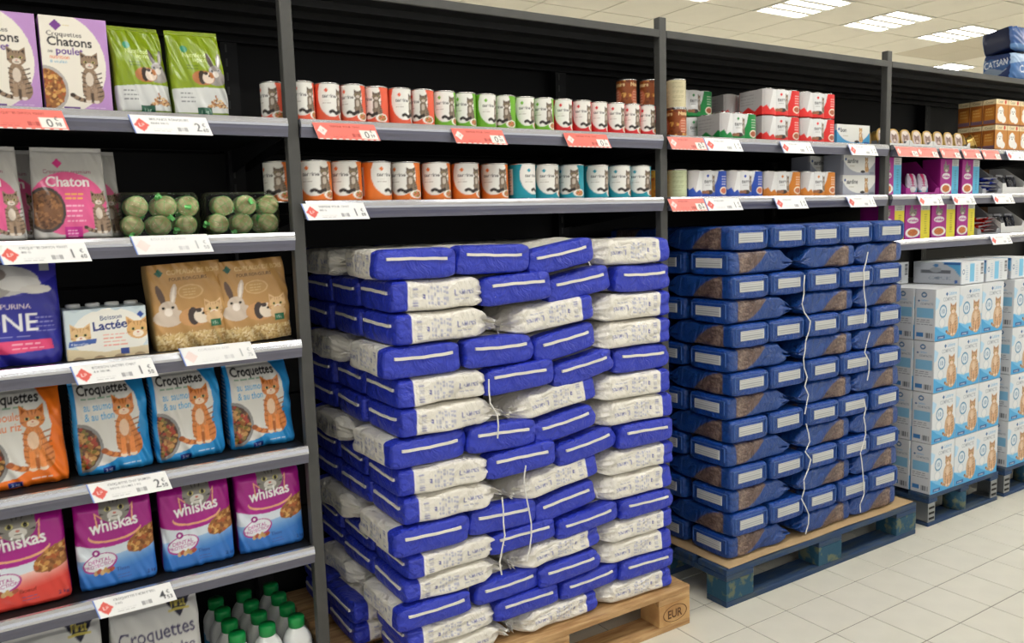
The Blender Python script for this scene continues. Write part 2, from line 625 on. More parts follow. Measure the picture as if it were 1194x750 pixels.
# ------------------------------------------------------------------ packs: one closed skin, printed front, optional printed sides
def pack_mesh(name, W, H, D, cv, material, nu=60, nv=70, prof=None, n=8.0, side=None, side_cv=None, crease=0.0,
              seed=0, scallop=0, back=None, top=None):
    """base at z = 0, front face at y = -D/2, centred on x.  prof(v) -> width factor, depth factor, y shift"""
    rr = random.Random(seed)
    ub = np.linspace(-0.985, 0.985, nu)
    yf = lambda u: (1 - np.abs(u) ** n) ** (1 / n)
    s_lim = float(yf(np.array([0.985]))[0])
    ns = 34 if side_cv is not None else 6
    sv = np.linspace(-s_lim, s_lim, ns + 2)[1:-1]
    bk = np.linspace(0.985, -0.985, 9)
    rx = np.concatenate([ub, yf(sv), bk, -yf(sv)])
    ry = np.concatenate([-yf(ub), sv, yf(bk), sv[::-1]])
    isf = np.zeros(len(rx), bool)
    isf[:nu] = True
    if scallop:
        ry = ry.copy()
        ry[:nu] *= 1 - 0.16 * (1 - np.abs(np.sin(scallop * PI * (ub * 0.5 + 0.5))) ** 0.6)
    NR = len(rx)
    ph = [(rr.uniform(2, 9), rr.uniform(2, 9), rr.uniform(0, 6.3), rr.uniform(-1, 1)) for _ in range(9)]
    V = np.zeros((nv, NR, 3))
    C = np.zeros((nv, NR, 3), np.float32)
    sc = np.array(lin(side), np.float32) if side is not None else None
    bc = np.array(lin(back), np.float32) if back is not None else sc
    for j in range(nv):
        v = j / (nv - 1)
        wf, df, ys = prof(v) if prof else (1, 1, 0)
        x = rx * W / 2 * wf
        y = ry * D / 2 * df + ys
        if crease:
            d = sum(a[3] * np.sin(a[0] * rx * 1.6 + a[1] * v * 2.2 + a[2] + 2.0 * np.sin(a[1] * v + a[0] * rx)) for a in ph)
            edge = 0.35 + 1.2 * np.abs(rx) ** 3 + 1.0 * abs(2 * v - 1) ** 3
            y = y + crease * d * edge * (ry < 0.2) * min(1, df * 3)
            x = x + crease * 0.6 * math.sin(9 * v + ph[0][2]) * (np.abs(rx) > 0.9)
        V[j, :, 0], V[j, :, 1], V[j, :, 2] = x, y, v * H
        C[j, :nu] = cv.sample((ub + 1) / 2, np.full(nu, v))
        for (k0, k1, flip) in ((nu, nu + ns, 0), (nu + ns + 9, NR, 1)):
            if side_cv is not None:
                uu = (sv + 1) / 2
                C[j, k0:k1] = side_cv.sample(uu if not flip else uu, np.full(ns, v))
            elif sc is not None:
                C[j, k0:k1] = sc
            else:
                C[j, k0:k1] = C[j, nu - 1] if not flip else C[j, 0]
        C[j, nu + ns:nu + ns + 9] = bc if bc is not None else C[j, nu - 1]
    Vl = V.reshape(-1, 3).tolist()
    Cl = C.reshape(-1, 3)
    F = []
    for j in range(nv - 1):
        b0, b1 = j * NR, (j + 1) * NR
        F += [(b0 + i, b0 + i + 1, b1 + i + 1, b1 + i) for i in range(NR - 1)]
        F.append((b0 + NR - 1, b0, b1, b1 + NR - 1))
    nb = len(Vl)
    Vl.append(V[0].mean(0).tolist())
    Vl.append(V[-1].mean(0).tolist())
    tc = np.array(lin(top), np.float32) if top else Cl[(nv - 1) * NR + nu + 1]
    Cl = np.vstack([Cl, Cl[nu + 1], tc])
    if top:
        # separate top ring so the top keeps its own colour
        k = len(Vl)
        Vl += V[-1].tolist()
        Cl = np.vstack([Cl, np.tile(tc, (NR, 1))])
    else:
        k = (nv - 1) * NR
    for i in range(NR):
        i2 = (i + 1) % NR
        F.append((nb, i2, i))
        F.append((nb + 1, k + i, k + i2))
    return mesh_from(name, Vl, F, material, Cl, smooth=n < 20)


def bag_prof(pinch=0.2, foot=0.08, tw=0.97, lean=0.0, thin=0.06):
    def f(v):
        d = 1.0
        if v > 1 - pinch:
            q = (v - (1 - pinch)) / pinch
            d = max(thin, (1 - q ** 1.6))
        if v < foot:
            q = 1 - v / foot
            d = min(d, 1 - 0.28 * q * q)
        if v > 0.95:
            d = thin
        return (1 - (1 - tw) * v - (0.03 * max(0, 1 - v / foot)), d, lean * v)
    return f

# ================================================================== SETTING: floor, ceiling
def plain(name, mb, material, kind='structure', parent=None):
    o = mb.build(name, material, parent)
    if parent is None:
        o['kind'] = kind
    return o


floor = plain('floor', MB().box(-8, 14, -7, 8, -0.05, -0.002), 'grout')
T, TX, TY = 0.204, 2.099, -0.325
tile_me = MB().box(-T / 2 + 0.0018, T / 2 - 0.0018, -T / 2 + 0.0018, T / 2 - 0.0018, -0.012, 0.0, bev=0.0012).mesh('floor_tile', 'floor_tile')
rest = MB()
for i in range(-48, 56):
    for j in range(-32, 36):
        cx, cy = TX + (i + 0.5) * T, TY + (j + 0.5) * T
        vis = in_view(cx, cy, 0, 30) and cy < 0.35 and 1.2 < cx < 6.2
        if vis:
            obj('floor_tile', tile_me, floor, (cx, cy, 0))
        else:
            h = T / 2 - 0.0018
            b = len(rest.V)
            rest.V += [(cx - h, cy - h, 0), (cx + h, cy - h, 0), (cx + h, cy + h, 0), (cx - h, cy + h, 0)]
            rest.F.append((b, b + 1, b + 2, b + 3))
r_o = rest.build('tile_field', 'floor_tile', floor)
r_o['kind'] = 'stuff'

ZC = 3.2
plain('wall_back', MB().box(-8, 14, 8, 8.1, 0, ZC), 'wall_paint')
plain('wall_right', MB().box(14, 14.1, -7, 8, 0, ZC), 'wall_paint')
ceiling = plain('ceiling', MB().box(-8, 14, -7, 8, ZC + 0.004, ZC + 0.06), 'ceiling_grid')
CP, CX0, CY0 = 0.6, 5.685, 2.2
LAMPS = {}
for i in (-10, -8, -6, -4, -2, 0, 2, 4):
    LAMPS[(i, 0)] = 1
LAMPS[(7, 2)] = 1
for i in range(-8, 14, 2):  # unseen extra rows behind the shelving, added to brighten the ceiling
    LAMPS[(i, 5)] = 1
    LAMPS[(i, 7)] = 1
for i in range(-12, 14, 2):
    LAMPS[(i, -6)] = 1
    LAMPS[(i, -12)] = 1
panel_me = MB().box(-CP / 2 + 0.006, CP / 2 - 0.006, -CP / 2 + 0.006, CP / 2 - 0.006, -0.004, 0.004).mesh('ceiling_panel', 'ceiling_panel')
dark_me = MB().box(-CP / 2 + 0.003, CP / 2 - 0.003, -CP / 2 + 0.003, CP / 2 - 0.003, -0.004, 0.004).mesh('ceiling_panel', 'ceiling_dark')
rest = MB()
for i in range(-22, 14):
    for j in range(-15, 10):
        if (i, j) in LAMPS:
            continue
        cx, cy = CX0 + (i + 0.5) * CP, CY0 + (j + 0.5) * CP
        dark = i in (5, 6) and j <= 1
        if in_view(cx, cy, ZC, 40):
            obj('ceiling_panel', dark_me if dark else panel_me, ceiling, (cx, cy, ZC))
        else:
            h = CP / 2 - 0.006
            b = len(rest.V)
            rest.V += [(cx - h, cy - h, ZC), (cx - h, cy + h, ZC), (cx + h, cy + h, ZC), (cx + h, cy - h, ZC)]
            rest.F.append((b, b + 1, b + 2, b + 3))
r_o = rest.build('panel_field', 'ceiling_panel', ceiling)
r_o['kind'] = 'stuff'

# ceiling lights: recessed tray with four louvred tube strips
fr = MB()
h = CP / 2 - 0.004
fr.box(-h, h, -h, -h + 0.025, -0.012, 0.004).box(-h, h, h - 0.025, h, -0.012, 0.004)
fr.box(-h, -h + 0.025, -h + 0.025, h - 0.025, -0.012, 0.004).box(h - 0.025, h, -h + 0.025, h - 0.025, -0.012, 0.004)
for k in range(3):
    yy = -h + 0.025 + (k + 1) * (2 * h - 0.05) / 4
    fr.box(-h + 0.025, h - 0.025, yy - 0.026, yy + 0.026, -0.012, 0.004)
frame_me = fr.mesh('lamp_frame', 'lamp_frame')
sw = (2 * h - 0.05) / 4 - 0.056
tube_me = MB().box(-h + 0.03, h - 0.03, -sw / 2, sw / 2, -0.006, 0.002).mesh('tube_strip', 'tube')
LL = {(0, 0): 'square ceiling light with four bright strips nearest above the dark shelf canopy',
      (2, 0): 'glaring four-strip ceiling light in the middle of the row of three',
      (4, 0): 'four-strip ceiling light beside the darker band of ceiling panels',
      (7, 2): 'low four-strip ceiling light just above the canopy edge near the blue litter bags',
      (-2, 0): 'four-strip ceiling light cut off by the top edge of the picture'}
for n_, (i, j) in enumerate(LAMPS):
    cx, cy = CX0 + (i + 0.5) * CP, CY0 + (j + 0.5) * CP
    e = empty('ceiling_light', (cx, cy, ZC),
              label=LL.get((i, j), 'unseen square four-strip ceiling light outside the picture'), cat='ceiling light', group='ceiling lights')
    obj('lamp_frame', frame_me, e)
    for k in range(4):
        obj('tube_strip', tube_me, e, (0, -h + 0.025 + (k + 0.5) * (2 * h - 0.05) / 4, 0))
sp = empty('ceiling_speaker', (5.10, 2.44, ZC - 0.004), label='round grey loudspeaker grille set in the ceiling', cat='speaker')
MB().lathe([(0.001, -0.02), (0.10, -0.02), (0.13, -0.012), (0.135, 0.0)], 32).build('grille', 'speaker_grille', sp, True)
MB().lathe([(0.136, -0.006), (0.15, -0.006), (0.152, 0.0)], 32).build('ring', 'lamp_frame', sp, True)

# ================================================================== SHELVING
PX, BW, PW, PD = 0.680, 1.3327, 0.033, 0.03
ZTOP, BACK = 2.082, 0.66
S1, S2 = 1.7207, 1.5034
A2, A3, A4, A5, A6 = 1.4206, 1.1293, 0.8312, 0.5407, 0.115
BAYS = [('leftmost black shelving bay with six levels of small bags and boxes', -1, [S1, A2, A3, A4, A5, A6]),
        ('black shelving bay with two shelves of round cans above white-and-blue sacks', 0, [S1, S2]),
        ('black shelving bay with two shelves of can multipacks above navy sacks', 1, [S1, S2]),
        ('rightmost black shelving bay with three shelves above white litter cartons', 2, [S1, S2, 1.300]),
        ('black shelving bay mostly beyond the right edge of the picture', 3, [S1, S2, 1.300])]


def rail_poly(z):
    return [(-0.004, z - 0.0205), (-0.0165, z - 0.0205), (-0.0155, z - 0.028), (-0.012, z - 0.038), (-0.010, z - 0.047), (0.004, z - 0.047)]


for label, k, shelves in BAYS:
    x0 = PX + k * BW + PW
    x1 = x0 + BW - PW
    bay = empty('shelving_bay', ((x0 + x1) / 2, BACK / 2, 0), label=label, cat='shelf unit', group='black shelving bays')
    ox, oy = -(x0 + x1) / 2, -BACK / 2

    def B(name, mb, material, parent=None):
        o = mb.build(name, material, parent or bay)
        if parent is None:
            o.location = (ox, oy, 0)
        return o
    for (pz0, pz1) in ((0.0, 0.43), (0.433, 0.85), (0.853, 1.27), (1.273, 1.69), (1.693, 2.06)):
        B('back_panel', MB().box(x0, x1, BACK, BACK + 0.02, pz0, pz1, bev=0.003), 'black_metal')
    B('backing_sheet', MB().box(x0 - PW / 2, x1 + PW / 2, BACK + 0.021, BACK + 0.03, 0.0, 2.061), 'black_metal')
    # the bay's right post (and the first bay's left post too)
    for px in ([x0 - PW] if k == -1 else []) + [x1]:
        B('front_post', MB().box(px, px + PW, 0, PD, 0, 2.125, bev=0.002), 'post_metal')
        B('rear_post', MB().box(px - 0.01, px + PW + 0.01, BACK - 0.05, BACK, 0, 2.06), 'shelf_metal')
        sl = MB()
        for q in range(40):
            sl.box(px + 0.004, px + 0.010, BACK - 0.0515, BACK - 0.050, 0.3 + q * 0.045, 0.325 + q * 0.045)
        B('slot_strip', sl, 'post_metal')['kind'] = 'stuff'
    # canopy
    cz = ZTOP
    B('canopy', MB().box(x0, x1, 0.007, PD, cz - 0.020, cz - 0.002).box(x0 - PW / 2, x1 + PW / 2, PD + 0.0005, BACK + 0.03, cz - 0.020, cz - 0.002), 'shelf_metal')
    B('canopy_lip', MB().box(x0, x1, -0.002, 0.006, cz - 0.026, cz, bev=0.002), 'post_metal')
    for yy in (0.09, 0.22, 0.35, 0.48, 0.6):
        B('canopy_rib', MB().box(x0 - PW / 2, x1 + PW / 2, yy, yy + 0.03, cz - 0.040, cz - 0.020), 'shelf_metal')
    for z in shelves:
        s = B('shelf', MB().box(x0, x1, 0.004, 0.60, z - 0.028, z - 0.001, bev=0.002), 'shelf_metal')
        r = MB().prism_x(rail_poly(z), x0 + 0.001, x1 - 0.001).build('price_rail', 'rail', s)
        MB().prism_x([(0.0035, z), (-0.005, z + 0.0025), (-0.012, z + 0.001), (-0.0165, z - 0.006), (-0.0185, z - 0.014), (-0.0180, z - 0.020), (-0.004, z - 0.020)], x0 + 0.001, x1 - 0.001).build('rail_lip', 'rail_lip', s)
        for xx in (x0 + 0.002, x1 - 0.006):
            MB().prism_x([(0.02, z - 0.03), (0.58, z - 0.03), (0.58, z - 0.1), (0.02, z - 0.045)][::-1], xx, xx + 0.004).build('bracket', 'shelf_metal', s)
    if k == -1:
        B('plinth', MB().box(x0, x1, 0.03, 0.05, 0, A6 - 0.03), 'black_metal')

# ================================================================== PALLETS
def eur_pallet(loc, label, boards, blocks, eur=False):
    p = empty('wooden_pallet', loc, label=label, cat='pallet', group='wooden pallets')
    for (y, wd) in ((-0.3275, 0.145), (-0.18, 0.1), (0, 0.145), (0.18, 0.1), (0.3275, 0.145)):
        MB().box(-0.6, 0.6, y - wd / 2, y + wd / 2, 0.122, 0.144, bev=0.002).build('deck_board', boards, p)
    for x in (-0.5275, 0, 0.5275):
        MB().box(x - 0.0725, x + 0.0725, -0.4, 0.4, 0.100, 0.1215, bev=0.002).build('cross_board', boards, p)
        for (y, wd) in ((-0.35, 0.1), (0, 0.145), (0.35, 0.1)):
            b = MB().box(x - 0.0725, x + 0.0725, y - wd / 2, y + wd / 2, 0.0225, 0.0995, bev=0.002).build('block', blocks, p)
            if eur and y < -0.1:
                word = ('EUR' if x > 0.1 else 'EPAL')
                Tt = text_tris(word, True)
                wdt = Tt[:, :, 0].max()
                hh = 0.030
                Vv, Ff = [], []
                for t in Tt:
                    n0 = len(Vv)
                    for q in t:
                        Vv.append((x + (q[0] - wdt / 2) * hh * 0.9, y - wd / 2 - 0.0008, 0.061 + (q[1] - 0.5) * hh))
                    Ff.append((n0, n0 + 1, n0 + 2))
                obj('brand_mark', mesh_from('brand_mark', Vv, Ff, 'burnt'), b)
                ring = MB()
                n0 = 40
                for a in range(n0):
                    q = 2 * PI * a / n0
                    for rr in (1.0, 1.08):
                        ring.V.append((x + 0.052 * rr * math.cos(q), y - wd / 2 - 0.0008, 0.061 + 0.028 * rr * math.sin(q)))
                for a in range(n0):
                    c = (a + 1) % n0
                    ring.F.append((2 * a, 2 * a + 1, 2 * c + 1, 2 * c))
                ring.build('brand_ring', 'burnt', b)
    for (y, wd) in ((-0.35, 0.1), (0, 0.145), (0.35, 0.1)):
        MB().box(-0.6, 0.6, y - wd / 2, y + wd / 2, 0.0, 0.022, bev=0.002).build('bottom_board', boards, p)
    return p


YP = -0.19
eur_pallet((1.357, YP + 0.4, 0), 'raw pine pallet stamped EUR under the white-and-blue sacks', 'pine', 'pine_block', True)
eur_pallet((2.742, YP + 0.4, 0), 'blue-painted chipped wooden pallet under the navy sacks', 'blue_board', 'teal_block')
cb = MB()
nx = 12
pl = []
for q in range(nx + 1):
    x = 2.16 + 1.165 * q / nx
    pl.append((x, 0.1452 + 0.0035 * (1 - math.cos(q * 1.3)) * 0.5))
top = [(x, z + 0.003) for x, z in pl]
cb.prism(pl + top[::-1], YP + 0.006, YP + 0.79)
tag(cb.build('cardboard_sheet', 'cardboard'), 'brown cardboard sheet between the blue pallet and the navy sacks', 'cardboard')


def half_pallet(loc, label):
    p = empty('half_pallet', loc, label=label, cat='pallet', group='blue half pallets with metal feet')
    for k in range(5):
        y = -0.35 + k * 0.175
        MB().box(-0.3, 0.3, y - 0.05, y + 0.05, 0.128, 0.146, bev=0.002).build('deck_board', 'blue_board', p)
    for x in (-0.265, 0, 0.265):
        MB().box(x - 0.035, x + 0.035, -0.4, 0.4, 0.108, 0.1275, bev=0.002).build('cross_board', 'blue_board', p)
    for y in (-0.35, 0, 0.35):
        for x in (-0.27, 0.27):
            f = MB()
            s_ = 1 if x > 0 else -1
            f.box(x - 0.028, x + 0.028, y - 0.046, y - 0.040, 0.019, 0.1075)
            f.box(x + s_ * 0.022, x + s_ * 0.028, y - 0.040, y + 0.046, 0.019, 0.1075)
            f.box(x - 0.028, x + 0.028, y - 0.040, y + 0.046, 0.019, 0.023)
            f.build('metal_foot', 'steel', p)
            g = MB()
            for q in range(3):
                g.box(x - 0.02, x + 0.02, y - 0.048, y - 0.0462, 0.03 + q * 0.025, 0.04 + q * 0.025)
            g.build('foot_slot', 'black_metal', p)
        MB().lathe([(0.05, 0.0185), (0.05, 0.1075)], 20, (0, y)).build('centre_block', 'teal_block', p, True)
        MB().box(-0.3, 0.3, y - 0.05, y + 0.05, 0, 0.018, bev=0.002).build('runner', 'blue_board', p)
    return p


half_pallet((3.757, YP + 0.41, 0), 'blue half pallet with metal feet beside the navy sack pallet')
half_pallet((4.42, YP + 0.41, 0), 'blue half pallet with metal feet at the right edge of the picture')

# ================================================================== SACKS ON PALLETS
def superell(n, a):
    c, s_ = math.cos(a), math.sin(a)
    return (math.copysign(abs(c) ** (2 / n), c), math.copysign(abs(s_) ** (2 / n), s_))


def sack_mesh(name, L, W, H, side_cv, main, band, band_t, seed, tail=0.24, style=0):
    """axis +x = block end, -x = gathered top; z = 0 base.  side_cv printed on both long sides"""
    rr = random.Random(seed)
    sd = np.linspace(-0.86, 0.86, 22)
    nn = 7.0
    yf = lambda u: (1 - np.abs(u) ** nn) ** (1 / nn)
    e = float(yf(np.array([0.86]))[0])
    tp = np.linspace(e, -e, 14)[1:-1]
    # ring: +y side going up, top going to -y, -y side going down, bottom
    ry = np.concatenate([yf(sd), tp, -yf(sd), tp[::-1]])
    rz = np.concatenate([sd, yf(tp), sd[::-1], -yf(tp)])
    n1 = len(sd)
    NR = len(ry)
    th = np.arctan2(rz, ry)
    nt = 92
    ts = np.concatenate([np.linspace(0, 0.94, nt - 12), 0.94 + 0.06 * np.sin(np.linspace(0.12, PI / 2, 12))])
    ph = [(rr.uniform(4, 14), rr.randint(1, 5), rr.uniform(0, 6.3), rr.uniform(-1, 1)) for _ in range(8)]
    V = np.zeros((nt, NR, 3))
    C = np.zeros((nt, NR, 3), np.float32)
    cm, cb_ = np.array(lin(main), np.float32), np.array(lin(band), np.float32)
    kink = rr.uniform(-0.25, 0.25)
    for j, t in enumerate(ts):
        wf = hf = 1.0
        yo = zo = 0.0
        pl_ = 0.0
        if t < tail:
            q = 1 - t / tail
            if style == 0:
                wf = 1 - 0.66 * q ** 1.8
                hf = 1 - 0.82 * q ** 1.5
            else:
                wf = 1 - 0.10 * q ** 2
                hf = 1 - 0.86 * q ** 1.2
            pl_ = q ** 1.2
            if style == 0 and t < 0.045:
                wf += 0.42 * (1 - t / 0.045)
                hf += 0.05
            zo = -H * 0.12 * q
            yo = kink * W * 0.3 * q * q
        if t > 0.94:
            q = (t - 0.94) / 0.06
            wf *= 1 - 0.05 * q ** 3
            hf *= 1 - 0.11 * q ** 3
        d = sum(a[3] * np.sin(a[0] * t + a[1] * th + a[2]) for a in ph)
        puff = 1 + (0.020 if style == 0 else 0.014) * d
        pleat = 1 + pl_ * (0.14 * np.sin(7 * th + 9 * t + ph[0][2]) + 0.09 * np.sin(13 * th - 14 * t + ph[1][2]))
        y = ry * W / 2 * wf * puff * pleat + yo
        z = rz * H / 2 * hf * puff * pleat + H / 2 + zo
        V[j, :, 0] = -L / 2 + t * L + 0.004 * pl_ * np.sin(3 * th + ph[1][2])
        V[j, :, 1] = np.clip(y, -W / 2, W / 2)
        V[j, :, 2] = np.clip(z, 0.0, H)
        tb = band_t + 0.006 * np.sin(3 * th + ph[2][2])
        C[j] = np.where((t > tb)[:, None], cb_, cm)
        if side_cv is not None:
            up_ = (sd + 1) / 2
            C[j, :n1] = side_cv.sample(np.full(n1, 1 - t), up_)
            C[j, n1 + len(tp):n1 + len(tp) + n1] = side_cv.sample(np.full(n1, 1 - t), up_)
    Vl = V.reshape(-1, 3).tolist()
    Cl = C.reshape(-1, 3)
    F = []
    for j in range(nt - 1):
        b0, b1 = j * NR, (j + 1) * NR
        for i in range(NR):
            k = (i + 1) % NR
            F.append((b0 + i, b0 + k, b1 + k, b1 + i))
    # block end: bulged cap, rings shrinking inwards
    last = (nt - 1) * NR
    prev = last
    cen = V[-1].mean(0)
    for q in (0.85, 0.6, 0.3):
        n0 = len(Vl)
        P = cen + (V[-1] - cen) * q
        P[:, 0] = V[-1, 0, 0] + 0.006 * (1 - q * q)
        Vl += P.tolist()
        Cl = np.vstack([Cl, Cl[last:last + NR]])
        for i in range(NR):
            k = (i + 1) % NR
            F.append((prev + i, prev + k, n0 + k, n0 + i))
        prev = n0
    F.append(tuple(prev + i for i in range(NR)))
    F.append(tuple(range(NR))[::-1])
    me = mesh_from(name, Vl, F, 'print_sack', Cl, True)
    return me


def tie_mesh(L, H, seed):
    rr = random.Random(seed)
    mb = MB()
    ring = []
    for k in range(13):
        q = 2 * PI * k / 12
        ring.append((-L / 2 + 0.014, 0.034 * math.cos(q), H * 0.38 + 0.014 * math.sin(q)))
    mb.tube(ring, 0.0030, 5)
    for s_ in (-1, 1):
        pts = [(-L / 2 + 0.012, s_ * 0.030, H * 0.4)]
        x, y, z = pts[0]
        for k in range(6):
            x += rr.uniform(-0.008, 0.006)
            y += s_ * rr.uniform(0.004, 0.014)
            z += rr.uniform(-0.016, 0.006) if k else 0.012
            pts.append((x, y, max(z, 0.004)))
        mb.tube(pts, 0.0026, 5)
    return mb.mesh('tie_string', 'string')


# ---- white sack with bright blue end
BLUE, WHITE, INK = (42, 58, 184), (232, 228, 218), (120, 124, 176)
SL, SW, SH = 0.325, 0.241, 0.085
wc = Cv(172, 42, WHITE, 2.0)
wc.rect(0, 0, 24, 42, BLUE)
wc.rect(24, 0, 26, 42, (240, 238, 232))
wc.barcode(31, 8, 41, 17, INK, vert=False, n=5).barcode(31, 19, 41, 26, INK, vert=False, n=4).barcode(31, 28, 41, 33, INK, vert=False, n=3)
for k, hh in enumerate((22, 26, 24, 26, 18, 25, 20)):
    wc.r.seed(k)
    for y in np.arange(20 - hh / 2, 20 + hh / 2, 2.2):
        if wc.r.random() > 0.2:
            wc.rect(56 + k * 5, y, 59 + k * 5, y + 1.3, (150, 154, 190), 0.75)
wc.text('Lisières', 100, 18, 8, (112, 116, 172), rot=4)
wc.lines(100, 13, 128, 2, 3, 1, (160, 162, 190))
wc.ell(50, 20, 2.6, 3.6, (60, 66, 150), 20).ell(50, 20, 1.1, 1.8, WHITE, 20)
sack_a = [sack_mesh('sack', SL, SW, SH, wc, WHITE, BLUE, 0.858, s) for s in (11, 12, 13, 14, 15, 16)]
ties = [tie_mesh(SL, SH, s) for s in (1, 2, 3, 4, 5, 6)]


def strip_me(seed):
    rr = random.Random(seed)
    mb = MB()
    n = 10
    a = -SW / 2 * 0.74
    b = SW / 2 * 0.74
    z = SH * 0.66
    lo, hi = [], []
    for k in range(n + 1):
        y = a + (b - a) * k / n
        dz = 0.0006 * math.sin(k * 1.7 + seed) + 0.0025 * math.sin(k * 0.33 + seed)
        lo.append((y, z - 0.0040 + dz))
        hi.append((y, z + 0.0040 + dz))
    mb.prism_x(lo + hi[::-1], SL / 2 + 0.0015, SL / 2 + 0.0085)
    return mb.mesh('end_strip', 'paper_strip')


strips = [strip_me(s) for s in (1, 2, 3)]
ORD = ['top', 'second', 'third', 'fourth', 'fifth', 'sixth', 'seventh', 'eighth', 'ninth', 'tenth', 'eleventh', 'twelfth', 'thirteenth', 'fourteenth', 'bottom']
zk = np.interp(np.arange(16), [0, 3, 6, 9, 12, 14], [1.282, 1.010, 0.754, 0.502, 0.286, 0.146])
SY = YP + 0.028


def sack1(x, y, z, rz, hgt, label, tilt=0.0):
    if abs(tilt) > 0.06:
        tilt *= rng.uniform(0.8, 1.35)
    e = empty('pet_food_sack', (x, y, z), (0, 0, 0), label, 'sack', 'white-and-blue sacks on the pine pallet')
    e.rotation_mode = 'ZYX'
    k = rng.randrange(6)
    jz = rng.uniform(-0.035, 0.035)
    e.rotation_euler = (rng.uniform(-0.01, 0.01), tilt, 0)
    sub_rot = rz + jz
    # tilt about world y must stay in front of the heading: bake heading into the matrix
    e.rotation_mode = 'XYZ'
    mtx = Matrix.Rotation(tilt, 4, 'Y') @ Matrix.Rotation(sub_rot, 4, 'Z')
    e.rotation_euler = mtx.to_euler('XYZ')
    e.scale = (1, 1, hgt / SH * (0.96 if abs(tilt) > 0.06 else 1.0))
    obj('sack_body', sack_a[k], e)
    obj('end_strip', rng.choice(strips), e)
    obj('tie_string', ties[k], e)
    return e


XL = 0.842
for k in range(15):
    ty = k % 3
    z = float(zk[k]) + 0.001
    hgt = (float(zk[k - 1]) if k else 1.369) - float(zk[k]) - 0.002
    i = 14 - k
    LB = 0.07 if k > 11 else 0.0
    tl = min(1.0, i / 5.0)
    nm = ORD[k] + ' layer'
    E_, W_ = -PI / 2, 0.0
    jit = lambda a=0.008: rng.uniform(-a, a)
    yE = SY + SL / 2 + 0.006
    yW = SY + SW / 2
    if ty == 0:
        xs = [0.976, 1.222, 1.468]
        tls = [0.0, 0.02 * tl, -0.15 * tl]
        nn = ['left', 'middle-left', 'middle-right']
        for x, t, q in zip(xs, tls, nn):
            sack1(x, yE + jit(), z, E_ + jit(0.04), hgt, 'sack in %s of near stack, blue end facing front, %s of three' % (nm, q), t)
        sack1(xs[0], yE + SL + 0.01, z, PI / 2, hgt, 'sack in %s of near stack, rear of left side, white flank showing' % nm)
        if k == 0:
            for x in xs[1:]:
                sack1(x, yE + SL + 0.01, z, PI / 2, hgt, 'sack on top of near stack, behind the %s blue-ended front sack' % ('middle-left' if x < 1.3 else 'middle-right'), 0)
        for r in range(3):
            sack1(1.905 - SL / 2 + jit(), yW + r * 0.247, z, W_, hgt, 'sack in %s of near stack, right column, white side facing front' % nm if r == 0 else 'white sack in %s of near stack, right column, row %s behind' % (nm, ['', 'directly', 'farther'][r]))
    elif ty == 1:
        for r in range(3):
            sack1(0.892 - LB * (r > 0) + SL / 2 + jit(), yW + r * 0.247, z, PI, hgt, 'sack in %s of near stack, left corner, white side facing front' % nm if r == 0 else 'sack in %s of near stack, left side, blue end %s' % (nm, ['', 'just behind the corner sack', 'at the rear'][r]))
        for x, t, q in zip([1.300, 1.545, 1.785], [-0.05 * tl, -0.14 * tl, 0.01], ['left', 'centre', 'right']):
            sack1(x, yE + jit(), z, E_ + jit(0.04), hgt, 'sack in %s of near stack, blue end facing front, %s of three' % (nm, q), t)
        sack1(1.785, yE + SL + 0.01, z, PI / 2, hgt, 'sack in %s of near stack, rear of right column' % nm)
    else:
        for r in range(3):
            sack1(0.892 - LB * (r > 0) + SL / 2 + jit(), yW + r * 0.247, z, PI, hgt, 'sack in %s of near stack, left corner, white side facing front' % nm if r == 0 else 'sack in %s of near stack, left side, blue end %s' % (nm, ['', 'just behind the corner sack', 'at the rear'][r]))
        sack1(1.415 + jit(), yW + 0.004, z, W_, hgt, 'sack in %s of near stack, middle column, white side facing front' % nm, -0.10 * tl)
        for r in range(3):
            sack1(1.905 - SL / 2 + jit(), yW + r * 0.247, z, W_, hgt, 'sack in %s of near stack, right column, white side facing front' % nm if r == 0 else 'white sack in %s of near stack, right column, row %s behind' % (nm, ['', 'directly', 'farther'][r]))

# ---- navy sacks with brown kibble print
NAVY, NAVY2, KIB = (22, 64, 134), (20, 68, 152), (104, 84, 78)
NL, NW, NH = 0.335, 0.2035, 0.0875
nc = Cv(168, 44, NAVY, 2.0)
pts = [(20, 0)] + [(24 + 46 * math.sin(q / 12 * PI / 2) + 6, 0 + 40 * math.cos(q / 12 * PI / 2)) for q in range(0, 13)]
nc.poly([(22, 44), (98, 44), (92, 36), (80, 24), (62, 12), (44, 5), (30, 2), (22, 4)], KIB)
nc.speck(24, 6, 48, 42, [(78, 60, 56), (128, 106, 96), (92, 72, 66), (142, 122, 110)], 200, 2.6)
nc.speck(48, 18, 66, 43, [(78, 60, 56), (128, 106, 96), (92, 72, 66)], 90, 2.4).speck(66, 30, 84, 43, [(78, 60, 56), (128, 106, 96), (92, 72, 66)], 40, 2.2)
nc.rect(21.4, 0, 22, 44, (20, 44, 96))
sack_b = [sack_mesh('sack', NL, NW, NH, nc, NAVY, NAVY2, 0.88, s, tail=0.2, style=1) for s in (21, 22, 23)]
lc = Cv(70, 30, (206, 208, 206), 2)
for q in range(9):
    lc.rect(2, 2.2 + q * 3.1, 68, 3.6 + q * 3.1, (140, 142, 146), 0.8)
lV, lF, lU = [], [], []
nx, nz = 36, 15
for j in range(nz):
    for i in range(nx):
        u, v = i / (nx - 1), j / (nz - 1)
        lV.append((NL / 2 + 0.0072, (0.5 - u) * -0.124, NH * 0.32 + 0.035 * v))
        lU.append((u, v))
for j in range(nz - 1):
    for i in range(nx - 1):
        a = j * nx + i
        lF.append((a, a + 1, a + 1 + nx, a + nx))
lU = np.array(lU)
